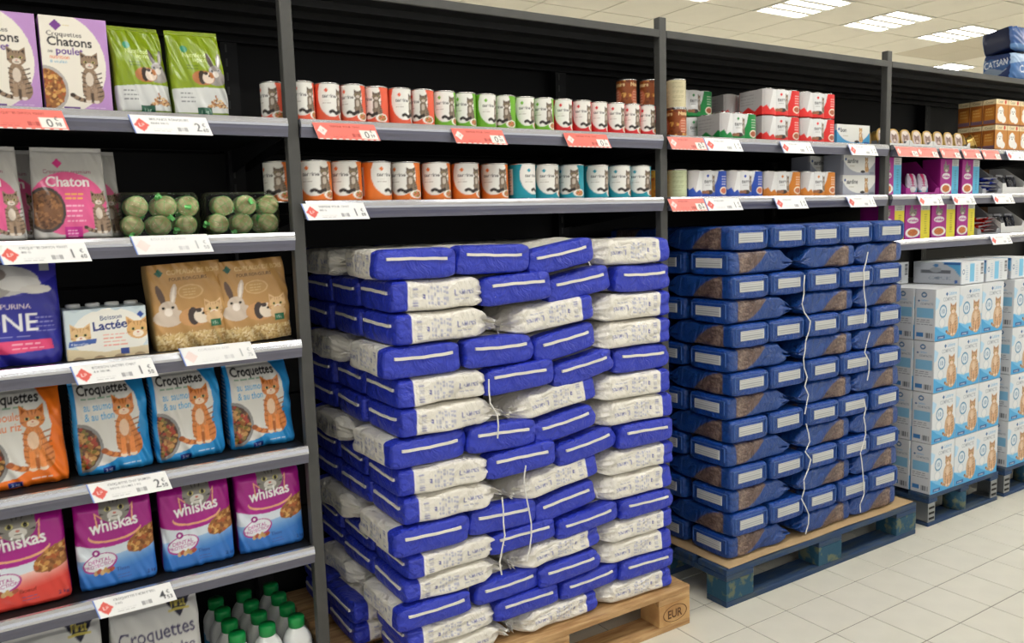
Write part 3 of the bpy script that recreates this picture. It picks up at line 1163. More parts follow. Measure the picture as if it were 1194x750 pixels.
# give the label a thickness
n0 = len(lV)
lV += [(NL / 2 + 0.001, y, z) for (x, y, z) in ((0, -0.062, NH * 0.32), (0, 0.062, NH * 0.32), (0, 0.062, NH * 0.32 + 0.035), (0, -0.062, NH * 0.32 + 0.035))]
cor = [0, nx - 1, nx * nz - 1, nx * (nz - 1)]
for a in range(4):
    b = (a + 1) % 4
    lF.append((cor[a], n0 + a, n0 + b, cor[b]))
label_me = mesh_from('end_label', lV, lF, 'print_matte', np.vstack([lc.sample(lU[:, 0], lU[:, 1]), np.full((4, 3), 0.5)]))
fm = MB()
for (a0, a1, c0, c1) in ((-0.086, 0.086, 0.072, 0.0745), (-0.086, -0.0835, 0.022, 0.072), (0.0835, 0.086, 0.022, 0.072)):
    fm.box(NL / 2 - 0.004, NL / 2 + 0.0052, a0, a1, c0 + 0.0, c1)
mat('navy_line', (70, 104, 168), 0.5)
frame_b = fm.mesh('end_frame', 'navy_line')


def sack2(x, y, z, rz, label):
    e = empty('litter_sack', (x, y, z), (0, 0, rz + rng.uniform(-0.015, 0.015)), label, 'sack', 'navy sacks on the blue pallet')
    obj('sack_body', rng.choice(sack_b), e)
    obj('end_label', label_me, e)
    obj('end_frame', frame_b, e)
    return e


ORD2 = ORD[:13] + ['bottom']
NX0, NX1 = 2.196, 3.245
RH = (1.394 - 0.152) / 14
CNT5 = ['leftmost', 'second from left', 'middle', 'second from right', 'rightmost']
for k in range(14):
    z = 0.1525 + (13 - k) * RH
    nm = ORD2[k] + ' layer'
    jit = lambda a=0.006: rng.uniform(-a, a)
    yE = SY + NL / 2 + 0.004
    if k % 2 == 0:
        xs = [NX0 + NW / 2 + 0.002 + q * (NX1 - NX0 - NW - 0.004) / 4 for q in range(5)]
        for q, x in enumerate(xs):
            sack2(x, yE + jit(0.005), z, -PI / 2, 'navy sack in %s of far stack, label facing front, %s of five' % (nm, CNT5[q]))
        bk = range(5) if k == 0 else (0, 4)
        for q in bk:
            sack2(xs[q], yE + NL + 0.006, z, PI / 2, 'navy sack in %s of far stack, second row behind %s sack' % (nm, CNT5[q]))
    else:
        for r in range(3):
            sack2(NX0 + NL / 2 + jit(), SY + NW / 2 + 0.008 + r * 0.225, z, PI, 'navy sack in %s of far stack, left corner, kibble print facing front' % nm if r == 0 else 'navy sack in %s of far stack, left side, label %s' % (nm, ['', 'just behind corner sack', 'at the rear'][r]))
        sack2((NX0 + NX1) / 2 + 0.025 + jit(), SY + NW / 2 + 0.008, z, 0, 'navy sack in %s of far stack, middle, kibble print facing front' % nm)
        for r in range(3):
            sack2(NX1 - NL / 2 + jit(), SY + NW / 2 + 0.008 + r * 0.225, z, 0, 'navy sack in %s of far stack, right corner, kibble print facing front' % nm if r == 0 else 'navy sack in %s of far stack, right side, %s' % (nm, ['', 'behind the corner sack', 'at the rear'][r]))


def pull_string(pts, label, r=0.0024):
    # smooth the path a little
    P = []
    for a, b in zip(pts[:-1], pts[1:]):
        for q in range(4):
            P.append(tuple(a[i] + (b[i] - a[i]) * q / 4 for i in range(3)))
    P.append(pts[-1])
    c = Vector(pts[0])
    mb = MB().tube([tuple(Vector(p) - c) for p in P], r, 6)
    o = mb.build('pull_string', 'string', loc=c)
    return tag(o, label, 'string', 'loose white pull strings')


def hang(x, z0, z1, y, seed, amp=0.018):
    rr = random.Random(seed)
    n = max(4, int((z0 - z1) / 0.035))
    return [(x + rr.uniform(-amp, amp) + 0.012 * math.sin(q * 0.9 + seed), y - 0.004 - rr.uniform(0, 0.006), z0 + (z1 - z0) * q / n) for q in range(n + 1)]


ys = SY - 0.008
pull_string(hang(2.585, 1.20, 0.66, ys, 3), 'long white string hanging down the upper front of the navy sacks')
pull_string(hang(2.60, 0.62, 0.17, ys, 5, 0.02), 'long white string hanging down the lower front of the navy sacks')
pull_string(hang(2.955, 1.27, 0.98, ys, 8, 0.006), 'straight white string near the top right of the navy sacks')
pull_string(hang(2.99, 0.94, 0.74, ys, 9), 'curled white string on the right middle of the navy sacks')
pull_string(hang(2.97, 0.66, 0.18, ys, 12, 0.016), 'white string on the lower right of the navy sacks')
pull_string(hang(1.185, 0.98, 0.80, ys, 4, 0.006), 'white string dangling between blue sack ends at mid height')
pull_string(hang(1.20, 0.62, 0.38, ys, 6, 0.008), 'white string dangling low between blue sack ends')
pull_string(hang(1.295, 0.70, 0.40, ys, 16, 0.004), 'straight white string hanging in front of the low middle sacks')

# ================================================================== LITTER CARTONS ON HALF PALLETS
CW, CH, CDp = 0.193, 0.2345, 0.1
cc = Cv(96, 117, (214, 218, 222), 2)
cc.poly([(0, 0), (96, 0), (96, 50), (60, 30), (20, 30), (0, 34)], (112, 186, 228))
cc.poly([(0, 34), (20, 22), (50, 10), (96, 22), (96, 0), (0, 0)], (70, 160, 214))
cc.poly([(0, 70), (0, 100), (16, 92), (8, 74)], (170, 206, 230))
cc.diamond(44, 104, 5, (44, 96, 150))
cc.text('Litière', 52, 101, 9, (110, 170, 210))
cc.text('COMPACTE', 30, 88, 9, (140, 150, 164), maxw=52)
cc.ell(30, 66, 15, 15, (86, 140, 176)).ell(30, 66, 11.5, 11.5, (206, 216, 224)).text('10', 30, 61, 10, (70, 120, 160), 'c')
cc.ell(27, 40, 13, 12, (196, 204, 212)).ell(27, 40, 10, 9, (222, 224, 226))
cc.ell(72, 34, 21, 29, (198, 164, 130)).cat(72, 8, 78, (190, 150, 114), (136, 98, 70), (228, 208, 186)).ell(70, 46, 11, 10, (214, 186, 156), 0, 0.7)
cc.rect(10, 3, 40, 11, (40, 84, 146)).text('recharge', 25, 5, 4, (230, 235, 240), 'c')
cs = Cv(50, 117, (206, 208, 212), 2)
cs.rect(5, 52, 45, 74, (130, 184, 216))
cs.ell(22, 104, 7, 6, (70, 110, 150)).ell(22, 104, 4, 3, (206, 208, 212))
cs.diamond(10, 90, 3, (50, 90, 140)).text('Litière', 15, 89, 5, (120, 170, 210)).text('COMPACTE', 14, 81, 5, (120, 130, 146), maxw=30)
cs.lines(5, 46, 46, 3, 5, 1.6, (96, 100, 110))
cs.rect(5, 8, 22, 18, (60, 120, 180)).barcode(27, 6, 44, 18, (60, 62, 70), n=9)
carton_me = pack_mesh('carton', CW - 0.003, CH - 0.003, CDp - 0.003, cc, 'print_paper', 70, 84, n=60, side_cv=cs, top=(222, 224, 226))


def carton(x, y, z, label, rot=(0, 0, 0)):
    return tag(obj('litter_carton', carton_me, None, (x, y, z), rot), label, 'carton', 'white-and-blue litter cartons')


COLN = ['left', 'middle', 'right']
TIER = ['bottom', 'second', 'third', 'top']
for pi, (px, nrow, nm) in enumerate(((3.468, 5, 'near half pallet'), (4.142, 3, 'right edge pallet'))):
    for t in range(4):
        for r in range(nrow):
            for c in range(3):
                if r > 0 and c == 1 and t < 3:
                    continue
                if pi == 1 and c > 0 and (r > 0):
                    continue
                lab = 'litter carton on %s, %s tier, %s of the front row' % (nm, TIER[t], COLN[c])
                if r:
                    lab = 'litter carton on %s, %s tier, %s column, %s row from front' % (nm, TIER[t], COLN[c], ['', 'second', 'third', 'fourth', 'fifth'][r])
                carton(px + CW / 2 + c * CW + rng.uniform(-0.002, 0.002), YP + 0.012 + CDp / 2 + r * CDp, 0.1475 + t * CH, lab, (0, 0, rng.uniform(-0.008, 0.008)))
ztop = 0.1475 + 4 * CH
# cartons lying on their backs or sides on the top tier: local z (height) turned to the horizontal
lf = Cv(117, 50, (176, 180, 188), 2)  # side print; the shade on this face is put into the grey
lf.poly([(70, 50), (117, 50), (117, 14), (100, 34)], (86, 160, 206)).rect(76, 44, 114, 49, (44, 92, 158))
lf.rect(20, 24, 92, 32, (96, 98, 104)).ell(56, 32, 14, 6, (150, 154, 160)).ell(56, 42, 6, 4, (70, 120, 170))
lf.text('COMPACTE', 40, 10, 7, (120, 130, 146)).barcode(4, 38, 18, 48, (70, 72, 80), n=8).ell(104, 6, 4, 4, (50, 90, 160))
ls = Cv(100, 50, (216, 220, 224), 2)
ls.rect(36, 4, 56, 46, (120, 190, 226)).lines(62, 40, 74, 9, 4.4, 1.6, (150, 156, 166)).barcode(84, 20, 95, 46, (80, 84, 92), vert=False, n=9)
ls.ell(9, 28, 5, 6, (70, 110, 150)).ell(9, 28, 3, 4, (216, 220, 224)).lines(18, 40, 30, 7, 5, 2, (140, 170, 200))
lie_me = pack_mesh('carton', 0.196, 0.102, 0.232, ls, 'print_paper', 66, 40, n=60, side_cv=lf, top=(222, 226, 230))
gc = 'white-and-blue litter cartons'
for (x, y, rz, q) in ((3.815, -0.034, 0, 'litter carton lying on the top tier, slotted carry handle showing on its side'), (4.030, -0.034, 0.01, 'litter carton lying flat at the right end of the top layer'),
                      (4.262, -0.034, 0, 'litter carton lying flat on the right edge pallet'), (3.585, 0.20, 0.0, 'litter carton lying farther back next to the navy sacks')):
    tag(obj('litter_carton', lie_me, None, (x, y, ztop + 0.001), (0, 0, rz)), q, 'carton', gc)

# ================================================================== PRICE TAGS
def price_tag(x0, ztop_, kind, txt, price, cents, label, w_=0.178, res=1.0, sub='', h_=0.047):
    W, H = 178, 47
    if kind == 'red':
        c = Cv(W, H, (240, 120, 108) if res > 0.8 else (242, 138, 128), 1)
        c.rect(W * 0.70, 4, W - 4, H * 0.62, (240, 236, 230))
        for k in range(10):
            c.ell(8 + k * 18, 0, 6, 2.5, (250, 240, 236))
        c.diamond(20, 25, 14, (250, 226, 222)).text('LP', 20, 21, 8, (236, 104, 92), 'c')
        ink, pc = (170, 52, 48), (60, 60, 62)
    else:
        c = Cv(W, H, (246, 246, 246), 1)
        c.rect(0, 0, 3, H, (110, 140, 214))  # blue reflection along the left edge, painted onto the card
        if kind == 'white':
            c.diamond(22, 22, 17, (232, 104, 96)).text('LP', 22, 18, 9, (250, 226, 222), 'c')
        ink, pc = (120, 120, 126), (66, 68, 74)
        if kind == 'faint':
            ink, pc = (200, 200, 204), (170, 172, 176)
            c.diamond(22, 22, 16, (246, 226, 222))
    c.text(txt, 44, 34, 6.5, ink, maxw=96)
    if sub:
        c.text(sub, 44, 25, 5.5, ink, maxw=70)
    c.barcode(100, 8, 124, 18, ink, n=12)
    c.lines(44, 12, 90, 2, 5, 1.5, ink, 0.5)
    px = 143 if kind != 'red' else 138
    c.text(price, px, 10 if kind != 'red' else 7, 22 if kind != 'red' else 19, pc)
    c.text('€', px + 18, 22, 9, pc)
    c.text(cents, px + 17, 9, 9, pc)
    nu, nv = int(100 * res), int(26 * res)
    V, C = [], []
    U, Vv = np.meshgrid(np.linspace(0, 1, nu), np.linspace(0, 1, nv))
    tilt = 0.30
    X = (U - 0.5) * w_ + (1 - Vv) * 0.012
    Y = -0.0215 - (1 - Vv) * h_ * math.sin(tilt) - 0.002 * np.sin(U * PI)
    Z = -(1 - Vv) * h_ * math.cos(tilt)
    P = np.stack([X, Y, Z], -1).reshape(-1, 3)
    C = c.sample(U.ravel(), Vv.ravel())
    F = [(j * nu + i, j * nu + i + 1, (j + 1) * nu + i + 1, (j + 1) * nu + i) for j in range(nv - 1) for i in range(nu - 1)]
    n = len(P)
    cor = [0, nu - 1, nu * nv - 1, nu * (nv - 1)]
    P2 = P[cor] + np.array([0, 0.0012, 0.0])
    P = np.vstack([P, P2])
    C = np.vstack([C, np.full((4, 3), 0.7)])
    F.append((n + 3, n + 2, n + 1, n))
    for a in range(4):
        b = (a + 1) % 4
        F.append((cor[a], n + a, n + b, cor[b]))
    me = mesh_from('price_tag', P, F, 'print_paper', C)
    o = obj('price_tag', me, None, (x0 + w_ / 2 - 0.006, 0, ztop_))
    return tag(o, label, 'price tag', 'price tags on the shelf rails')


R_ = 'red'
W0 = 'white'
price_tag(-0.018, S1 - 0.006, R_, 'CROQUETTES CHATON POULET', '0', '98', 'red price tag under the lilac kitten food boxes')
price_tag(0.298, S1 - 0.008, W0, 'MELANGE RONGEURS', '2', '60', 'white price tag under the green rabbit food bags', sub='NAIN 800 G')
price_tag(0.003, A2 - 0.006, W0, 'CROQUETTES CHATON POULET', '1', '60', 'white price tag under the grey and pink kitten bags', sub='400 G')
price_tag(0.279, A2 + 0.004, 'faint', 'BOULES DE GRAISSE', '1', '50', 'pale washed-out price tag under the fat ball packs')
price_tag(0.126, A3 - 0.004, W0, 'BOISSON LACTEE CHAT', '1', '50', 'white price tag with red diamond under the cat milk carton', sub='4 X 200 ML')
price_tag(0.368, A3 + 0.012, 'faint', 'COPEAUX DE BOIS', '1', '75', 'pale price tag under the wood shaving bales')
price_tag(0.136, A4 + 0.004, W0, 'CROQUETTES CHAT SAUMON', '2', '50', 'white price tag under the blue salmon kibble bags', sub='THON LEGUMES 2 KG')
price_tag(0.125, A5 + 0.004, W0, 'CROQUETTES THON STERIL', '4', '53', 'white price tag under the magenta cat food bags', sub='2 KG')
for x, q in ((0.748, 'left'), (1.168, 'middle'), (1.578, 'right')):
    price_tag(x, S1 - 0.008, R_, 'TERRINE POUR CHAT', '0', '59', '%s red price tag below the upper row of cans' % q)
price_tag(0.704, S2 - 0.006, W0, 'TERRINE POUR CHAT', '1', '09', 'white price tag below the lower row of orange cans', sub='800 G')
for (x, z, kd, q) in ((2.030, S1, R_, 'red price tag below the brown cans on the upper shelf'), (2.208, S1, W0, 'white price tag below the green multipacks'),
                      (2.622, S1, W0, 'white price tag below the red multipacks'), (3.050, S1, W0, 'white price tag below the white and sky blue carton'),
                      (2.030, S2, R_, 'red price tag below the pale green can'), (2.208, S2, W0, 'white price tag below the blue multipacks'),
                      (2.590, S2, W0, 'white price tag below the orange multipacks'), (3.046, S2, W0, 'white price tag below the two grey cartons')):
    price_tag(x, z - 0.006, kd, 'PATEE CHAT', '1' if kd == W0 else '0', '45', q, res=0.7, w_=0.176 if kd == R_ else 0.185)
for i, x in enumerate((3.384, 3.545, 3.732, 3.918, 4.095)):
    price_tag(x, S1 - 0.006, R_, 'BARQUETTE CHAT', '0', '45', '%s red price tag below the gold cat food trays' % ORD[i].replace('top', 'first'), res=0.6, w_=0.158)
price_tag(4.325, S1 - 0.006, W0, 'CHIEN', '1', '95', 'white price tag below the amber dog food boxes', res=0.6)
for (x, q) in ((3.565, 'below the two pink and blue pouches'), (3.845, 'below the magenta and sky blue boxes'), (4.212, 'below the dark pouch trays')):
    price_tag(x, S2 - 0.006, W0, 'SACHETS CHAT', '3', '50', 'white price tag ' + q, res=0.6, w_=0.19)
price_tag(4.205, 1.300 - 0.006, W0, 'SACHETS CHAT', '2', '95', 'white price tag below the red pouches', res=0.6, w_=0.19)

# ================================================================== LEFT BAY PRODUCTS
BROWN = [(150, 96, 50), (196, 138, 74), (120, 72, 36), (214, 166, 96), (170, 90, 48)]
TAB = ((146, 122, 100), (64, 50, 40), (222, 210, 196))
GTAB = ((140, 136, 130), (70, 66, 62), (220, 216, 210))
GING = ((214, 130, 66), (160, 84, 36), (242, 214, 186))

# --- shelf 1: lilac boxes
c = Cv(100, 152, (186, 142, 200), 2)
c.ell(26, 78, 68, 80, (232, 226, 214))
c.diamond(24, 138, 9, (116, 60, 140)).lines(34, 138, 46, 1, 3, 1.5, (210, 190, 130))
c.text('Croquettes', 10, 121, 8, (60, 54, 56))
c.text('Chatons', 10, 106, 14, (44, 40, 44), bold=True)
c.text('au', 10, 94, 6, (60, 54, 56)).text('poulet', 22, 93, 11, (96, 56, 140), bold=True)
c.text('nutrition', 12, 85, 6, (226, 120, 70)).text('& vitalité', 12, 78, 5, (120, 170, 200))
c.kibble(4, 36, 27, 32, BROWN, 170, rim=(176, 170, 166))
c.cat(70, 16, 86, *TAB)
c.rect(26, 0, 50, 9, (92, 48, 130)).text('400 g', 38, 2.5, 4.5, (230, 220, 240), 'c')
c.lines(62, 8, 97, 2, 4, 1.4, (220, 196, 226))
me = pack_mesh('kitten_box', 0.143, 0.219, 0.065, c, 'print_paper', 84, 124, n=60, side=(186, 142, 200), top=(200, 160, 210))
for x, q in ((0.199, 'lilac cardboard box of kitten kibble with a tabby kitten beside a green bag'), (0.050, 'lilac cardboard kitten kibble box cut by the left edge of the picture')):
    tag(obj('kibble_box', me, None, (x, 0.075, S1), (0, 0, 0.01)), q, 'box', 'lilac kitten food boxes')

# --- shelf 1: green rabbit bags
c = Cv(100, 150, (128, 150, 20), 2)
c.poly([(0, 0), (100, 0), (100, 50), (60, 52), (0, 48)], (206, 208, 206))
c.rect(0, 0, 100, 8, (110, 136, 24))
c.ell(30, 118, 7, 6, (60, 140, 110))
c.text('Nutrifeed', 26, 104, 8, (214, 226, 160)).text('lapins', 44, 96, 8, (214, 226, 160)).lines(30, 88, 56, 2, 5, 1.4, (80, 100, 20))
c.rabbit(82, 56, 56, (150, 144, 140), (90, 78, 74), (222, 214, 206))
c.guinea(58, 56, 40, (176, 112, 66), (52, 38, 32), (224, 206, 190))
c.lines(12, 40, 40, 3, 7, 1.8, (90, 92, 96))
for k in range(70):
    q = c.r.random()
    hgt = 1 - abs(2 * q - 1)
    c.ell(60 + 36 * q, 18 + 22 * hgt * c.r.random(), 2.6, 2, c.r.choice([(150, 96, 60), (190, 140, 90), (110, 80, 50), (214, 184, 140)]), c.r.random() * 180, n=7)
c.rect(40, 4, 66, 17, (30, 84, 62)).text('1 kg', 53, 7, 6, (190, 220, 200), 'c')
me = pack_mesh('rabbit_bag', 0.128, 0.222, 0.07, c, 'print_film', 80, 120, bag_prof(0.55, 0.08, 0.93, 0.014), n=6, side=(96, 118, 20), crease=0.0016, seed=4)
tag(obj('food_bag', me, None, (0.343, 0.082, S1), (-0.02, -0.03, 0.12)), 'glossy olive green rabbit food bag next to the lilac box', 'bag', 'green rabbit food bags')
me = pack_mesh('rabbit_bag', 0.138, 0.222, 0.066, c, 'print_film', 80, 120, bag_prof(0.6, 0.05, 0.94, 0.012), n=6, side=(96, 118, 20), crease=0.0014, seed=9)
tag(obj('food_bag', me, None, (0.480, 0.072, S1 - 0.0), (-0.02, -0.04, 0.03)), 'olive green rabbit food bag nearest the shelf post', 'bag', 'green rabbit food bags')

# --- shelf 2: grey kitten pouches
c = Cv(100, 128, (186, 184, 180), 2)
c.diamond(36, 106, 7, (206, 60, 130)).text('Croquettes premium', 48, 92, 5.5, (150, 90, 110), 'c')
c.ell(46, 50, 50, 44, (226, 92, 146))
c.text('Chaton', 47, 74, 14, (250, 244, 242), 'c', bold=True)
c.kibble(16, 42, 22, 27, [(120, 80, 50), (150, 104, 66), (90, 60, 40)], 140, rim=(70, 62, 58))
c.lines(42, 62, 70, 2, 6, 2.4, (246, 200, 80)).lines(42, 46, 66, 4, 7, 2, (250, 200, 220))
c.cat(86, 8, 62, *TAB)
c.rect(38, 2, 60, 18, (200, 40, 140)).lines(41, 12, 57, 3, 4, 1.4, (250, 200, 230))
kme = pack_mesh('kitten_pouch', 0.170, 0.222, 0.075, c, 'print_film', 88, 112, bag_prof(0.75, 0.04, 0.9, 0.012), n=5, side=(170, 168, 166), crease=0.0012, seed=5)
for (x, y, rz, q) in ((0.163, 0.085, 0.02, 'silver grey kitten kibble pouch with pink oval, whole front visible'), (0.2, 0.170, 0.0, 'silver kitten pouch half hidden behind the front pink one'),
                      (-0.020, 0.080, 0.05, 'silver kitten pouch cut by the left edge of the picture'), (0.03, 0.168, 0.0, 'silver kitten pouch glimpsed between two pink ones')):
    tag(obj('food_bag', kme, None, (x, y, A2), (0, 0, rz)), q, 'bag', 'silver kitten food pouches')

# --- shelf 2: fat balls in nets
bm = MB()
RB = 0.0265
bm.lathe([(RB * 0.05, -RB)] + [(RB * math.cos(a), RB * math.sin(a)) for a in np.linspace(-1.35, 1.35, 9)] + [(RB * 0.05, RB)], 14)
ball_me = bm.mesh('fat_ball', 'fat_ball', True)
nm_ = MB()
for k in range(3):
    a = k * PI / 3
    ring = [(RB * 1.03 * math.cos(q) * math.cos(a), RB * 1.03 * math.cos(q) * math.sin(a), RB * 1.03 * math.sin(q)) for q in np.linspace(0, 2 * PI, 19)]
    nm_.tube(ring, 0.0005, 4)
for zz in (-0.5, 0, 0.5):
    rr_ = RB * 1.03 * math.sqrt(1 - zz * zz)
    nm_.tube([(rr_ * math.cos(q), rr_ * math.sin(q), RB * 1.03 * zz) for q in np.linspace(0, 2 * PI, 19)], 0.0005, 4)
nm_.tube([(RB * 0.9, -RB * 0.35, 0), (RB * 1.15, -RB * 0.6, 0.004), (RB * 1.05, -RB * 0.75, -0.008)], 0.006, 6)
net_me = nm_.mesh('net', 'green_net')


def ball_pack(x, label, w_, rz):
    e = empty('fat_ball_pack', (x, 0.105, A2), (0, 0, rz), label, 'bird food', 'fat ball packs in film')
    for r in range(2):
        for l in range(2):
            for k in range(3):
                xx = (k - 1) * 0.0625 + (0.012 if l else 0) + rng.uniform(-0.004, 0.004)
                if abs(xx) > w_ / 2 - RB:
                    xx = math.copysign(w_ / 2 - RB - 0.002, xx)
                b = obj('fat_ball', ball_me, e, (xx, -0.031 + r * 0.06, RB + 0.002 + l * 0.048 + rng.uniform(0, 0.002)), (rng.uniform(-1, 1), rng.uniform(-1, 1), rng.uniform(0, 6)))
                obj('net', net_me, b)
    cvv = Cv(4, 4, (255, 255, 255), 1)
    fme = pack_mesh('film', w_, 0.112, 0.135, cvv, 'clear_film', 26, 16, lambda v: (1 - 0.06 * abs(2 * v - 1) ** 2, 1 - 0.14 * abs(2 * v - 1) ** 2, 0), n=5, crease=0.0025, seed=int(x * 100))
    obj('film', fme, e)
    return e


ball_pack(0.360, 'clear film pack of green-netted fat balls beside the silver pouches', 0.196, 0.03)
ball_pack(0.570, 'clear film pack of green-netted fat balls nearest the post', 0.196, -0.02)

# --- shelf 3: blue bag, milk carton, wood shaving bales
c = Cv(110, 140, (44, 44, 150), 2)
c.poly([(0, 140), (110, 140), (110, 118), (70, 92), (0, 96)], (66, 62, 170))
c.ell(50, 112, 40, 20, (206, 204, 204)).ell(38, 104, 24, 16, (170, 164, 160)).ell(70, 108, 22, 10, (228, 226, 224))
c.ell(86, 100, 16, 6, (220, 216, 212)).ell(40, 120, 18, 10, (140, 130, 126))
c.cathead(18, 114, 17, (176, 170, 166), (90, 84, 80), (232, 228, 224))
c.text('PURINA', 50, 75, 7, (236, 220, 226), maxw=30).ell(46, 78, 3, 2.6, (240, 120, 60))
c.text('ONE', 26, 46, 24, (238, 238, 242), maxw=60)
c.lines(8, 38, 90, 1, 3, 1.6, (150, 150, 210))
c.poly([(0, 14), (100, 20), (98, 34), (0, 32)], (228, 70, 120))
c.text('Adulte', 8, 20, 8, (250, 220, 228)).lines(58, 28, 94, 2, 6, 1.6, (250, 200, 214))
c.rect(92, 124, 102, 136, (200, 202, 206)).lines(84, 62, 104, 4, 6, 1.6, (150, 150, 214))
me = pack_mesh('blue_bag', 0.225, 0.252, 0.09, c, 'print_film', 100, 116, bag_prof(0.3, 0.1, 0.98), n=5, side=(40, 40, 140), crease=0.002, seed=12)
tag(obj('food_bag', me, None, (0.003, 0.085, A3), (0, 0.02, 0.0)), 'violet blue cat food bag with ONE in white letters and a pink band', 'bag')

c = Cv(130, 84, (206, 220, 226), 2)
c.ell(70, 40, 60, 44, (238, 236, 228)).poly([(0, 0), (130, 0), (130, 16), (60, 10), (0, 20)], (222, 206, 170))
c.cathead(24, 40, 16, (226, 190, 140), (196, 150, 100), (246, 236, 222))
c.cathead(114, 44, 18, (222, 176, 116), (180, 130, 80), (246, 232, 214))
c.poly([(4, 22), (46, 26), (48, 34), (6, 32)], (70, 100, 170)).text('4 bouteilles', 8, 25, 4, (230, 236, 246))
c.text('Boisson', 56, 64, 8, (40, 62, 120), rot=3)
c.text('Lactée', 44, 47, 15, (24, 44, 120), rot=3, bold=True)
c.lines(58, 38, 96, 4, 6, 2, (236, 140, 120), 0.7)
c.rect(84, 4, 98, 14, (50, 70, 140)).diamond(120, 70, 6, (50, 80, 160))
for k in range(4):
    c.ell(18 + k * 32, 0, 9, 5, (172, 150, 120)).ell(18 + k * 32, 84, 9, 4, (190, 206, 214))
me = pack_mesh('milk_carton', 0.184, 0.122, 0.12, c, 'print_paper', 96, 64, n=26, side=(200, 216, 224), top=(196, 214, 224))
mk = empty('milk_carton', (0.213, 0.095, A3), (0, 0, -0.02), 'pale blue carton of cat milk with two kitten faces', 'carton')
obj('carton_body', me, mk)
cap = MB().lathe([(0.017, 0.1222), (0.017, 0.130), (0.014, 0.132)], 16).mesh('bottle_cap', 'white_plastic', True)
for k in range(4):
    for r in range(1):
        obj('bottle_cap', cap, mk, (-0.066 + k * 0.044, 0.02, 0))

c = Cv(100, 118, (186, 142, 84), 2)
c.rect(0, 0, 100, 22, (214, 184, 124)).speck(0, 0, 100, 23, [(226, 202, 150), (196, 160, 100), (236, 216, 170), (176, 138, 84)], 420, 2.0)
c.diamond(14, 106, 6, (30, 90, 74))
c.text('COPEAUX DE BOIS', 24, 103, 6.5, (226, 196, 140), maxw=70)
c.text('POUR RONGEURS', 26, 94, 5, (66, 44, 26), maxw=50)
c.ell(52, 78, 17, 10, (212, 174, 120)).ell(52, 78, 15, 8.4, (190, 148, 90)).lines(42, 81, 62, 3, 4, 1.2, (226, 196, 140))
c.rabbit(20, 34, 56, (208, 190, 172), (96, 74, 62), (240, 228, 216))
c.guinea(54, 30, 42, (202, 150, 96), (66, 52, 46), (236, 220, 200))
c.cathead(80, 50, 12, (224, 186, 136), (190, 146, 98), (246, 232, 210))
c.ell(80, 38, 12, 9, (226, 190, 144))
c.rect(74, 26, 88, 36, (30, 104, 72)).text('15L', 81, 29, 4.5, (210, 230, 210), 'c')
me = pack_mesh('shavings', 0.186, 0.222, 0.11, c, 'print_film', 92, 108, lambda v: (1 - 0.02 * abs(2 * v - 1) ** 6, 1 - 0.16 * abs(2 * v - 1) ** 5, 0), n=9, side=(196, 160, 104), crease=0.0014, seed=31, top=(190, 150, 96))
tag(obj('shavings_bale', me, None, (0.416, 0.092, A3), (-0.05, -0.045, 0.03)), 'film-wrapped tan bale of wood shavings in the middle of the shelf', 'bale', 'wood shaving bales')
tag(obj('shavings_bale', me, None, (0.586, 0.098, A3), (-0.05, -0.05, 0.05)), 'film-wrapped tan bale of wood shavings beside the post', 'bale', 'wood shaving bales')

# --- shelf 4: croquettes bags
def croq(bgc, tcol, t1, t2, seed):
    c = Cv(100, 132, bgc, 2)
    c.poly([(0, 132), (0, 12), (8, 12), (40, 14), (62, 26), (80, 50), (88, 80), (84, 108), (70, 132)], (222, 220, 214))
    c.rect(0, 0, 7, 132, bgc)
    c.text('Croquettes', 10, 112, 13, (36, 34, 36), maxw=66, bold=True)
    c.lines(14, 106, 60, 1, 4, 2, (120, 160, 130))
    c.text(t1, 16, 91, 11, tcol, maxw=40).text(t2, 16, 77, 11, tcol, maxw=38)
    c.kibble(6, 40, 26, 30, [(96, 64, 40), (150, 96, 50), (124, 110, 50), (160, 60, 40), (190, 140, 80)], 190, rim=(140, 138, 136), base=(80, 52, 34))
    c.rect(0, 0, 6, 132, bgc)
    c.cat(68, 20, 92, *GING)
    c.rect(32, 2, 48, 10, (24, 52, 130)).text('2 kg', 40, 4, 4, (230, 236, 250), 'c')
    c.lines(58, 10, 90, 1, 4, 1.4, (240, 244, 250))
    return c


cb_ = croq((44, 148, 214), (70, 160, 214), 'au saumon', '& au thon', 1)
co_ = croq((240, 118, 30), (236, 126, 70), 'au poulet', '& au riz', 2)
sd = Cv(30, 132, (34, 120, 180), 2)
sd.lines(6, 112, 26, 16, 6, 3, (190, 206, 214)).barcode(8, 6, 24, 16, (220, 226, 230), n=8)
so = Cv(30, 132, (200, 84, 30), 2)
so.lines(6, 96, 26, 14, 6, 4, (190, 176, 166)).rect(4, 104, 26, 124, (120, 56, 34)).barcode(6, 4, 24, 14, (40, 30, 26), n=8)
bp_ = bag_prof(0.3, 0.07, 0.97, 0.012)
m1 = [pack_mesh('croquettes_bag', 0.178, 0.238, 0.105, cb_, 'print_film', 94, 124, bp_, n=6, side_cv=sd, crease=0.0018, seed=s) for s in (41, 42)]
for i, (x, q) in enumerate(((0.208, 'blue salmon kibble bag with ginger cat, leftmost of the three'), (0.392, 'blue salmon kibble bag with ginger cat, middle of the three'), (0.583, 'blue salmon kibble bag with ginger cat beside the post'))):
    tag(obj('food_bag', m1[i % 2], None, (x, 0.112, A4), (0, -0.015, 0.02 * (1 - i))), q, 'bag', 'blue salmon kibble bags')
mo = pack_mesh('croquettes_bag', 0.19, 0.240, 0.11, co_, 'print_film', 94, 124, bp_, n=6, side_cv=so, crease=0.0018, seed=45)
tag(obj('food_bag', mo, None, (0.010, 0.112, A4), (0, -0.02, -0.05)), 'orange chicken kibble bag with ginger cat at the left edge', 'bag')

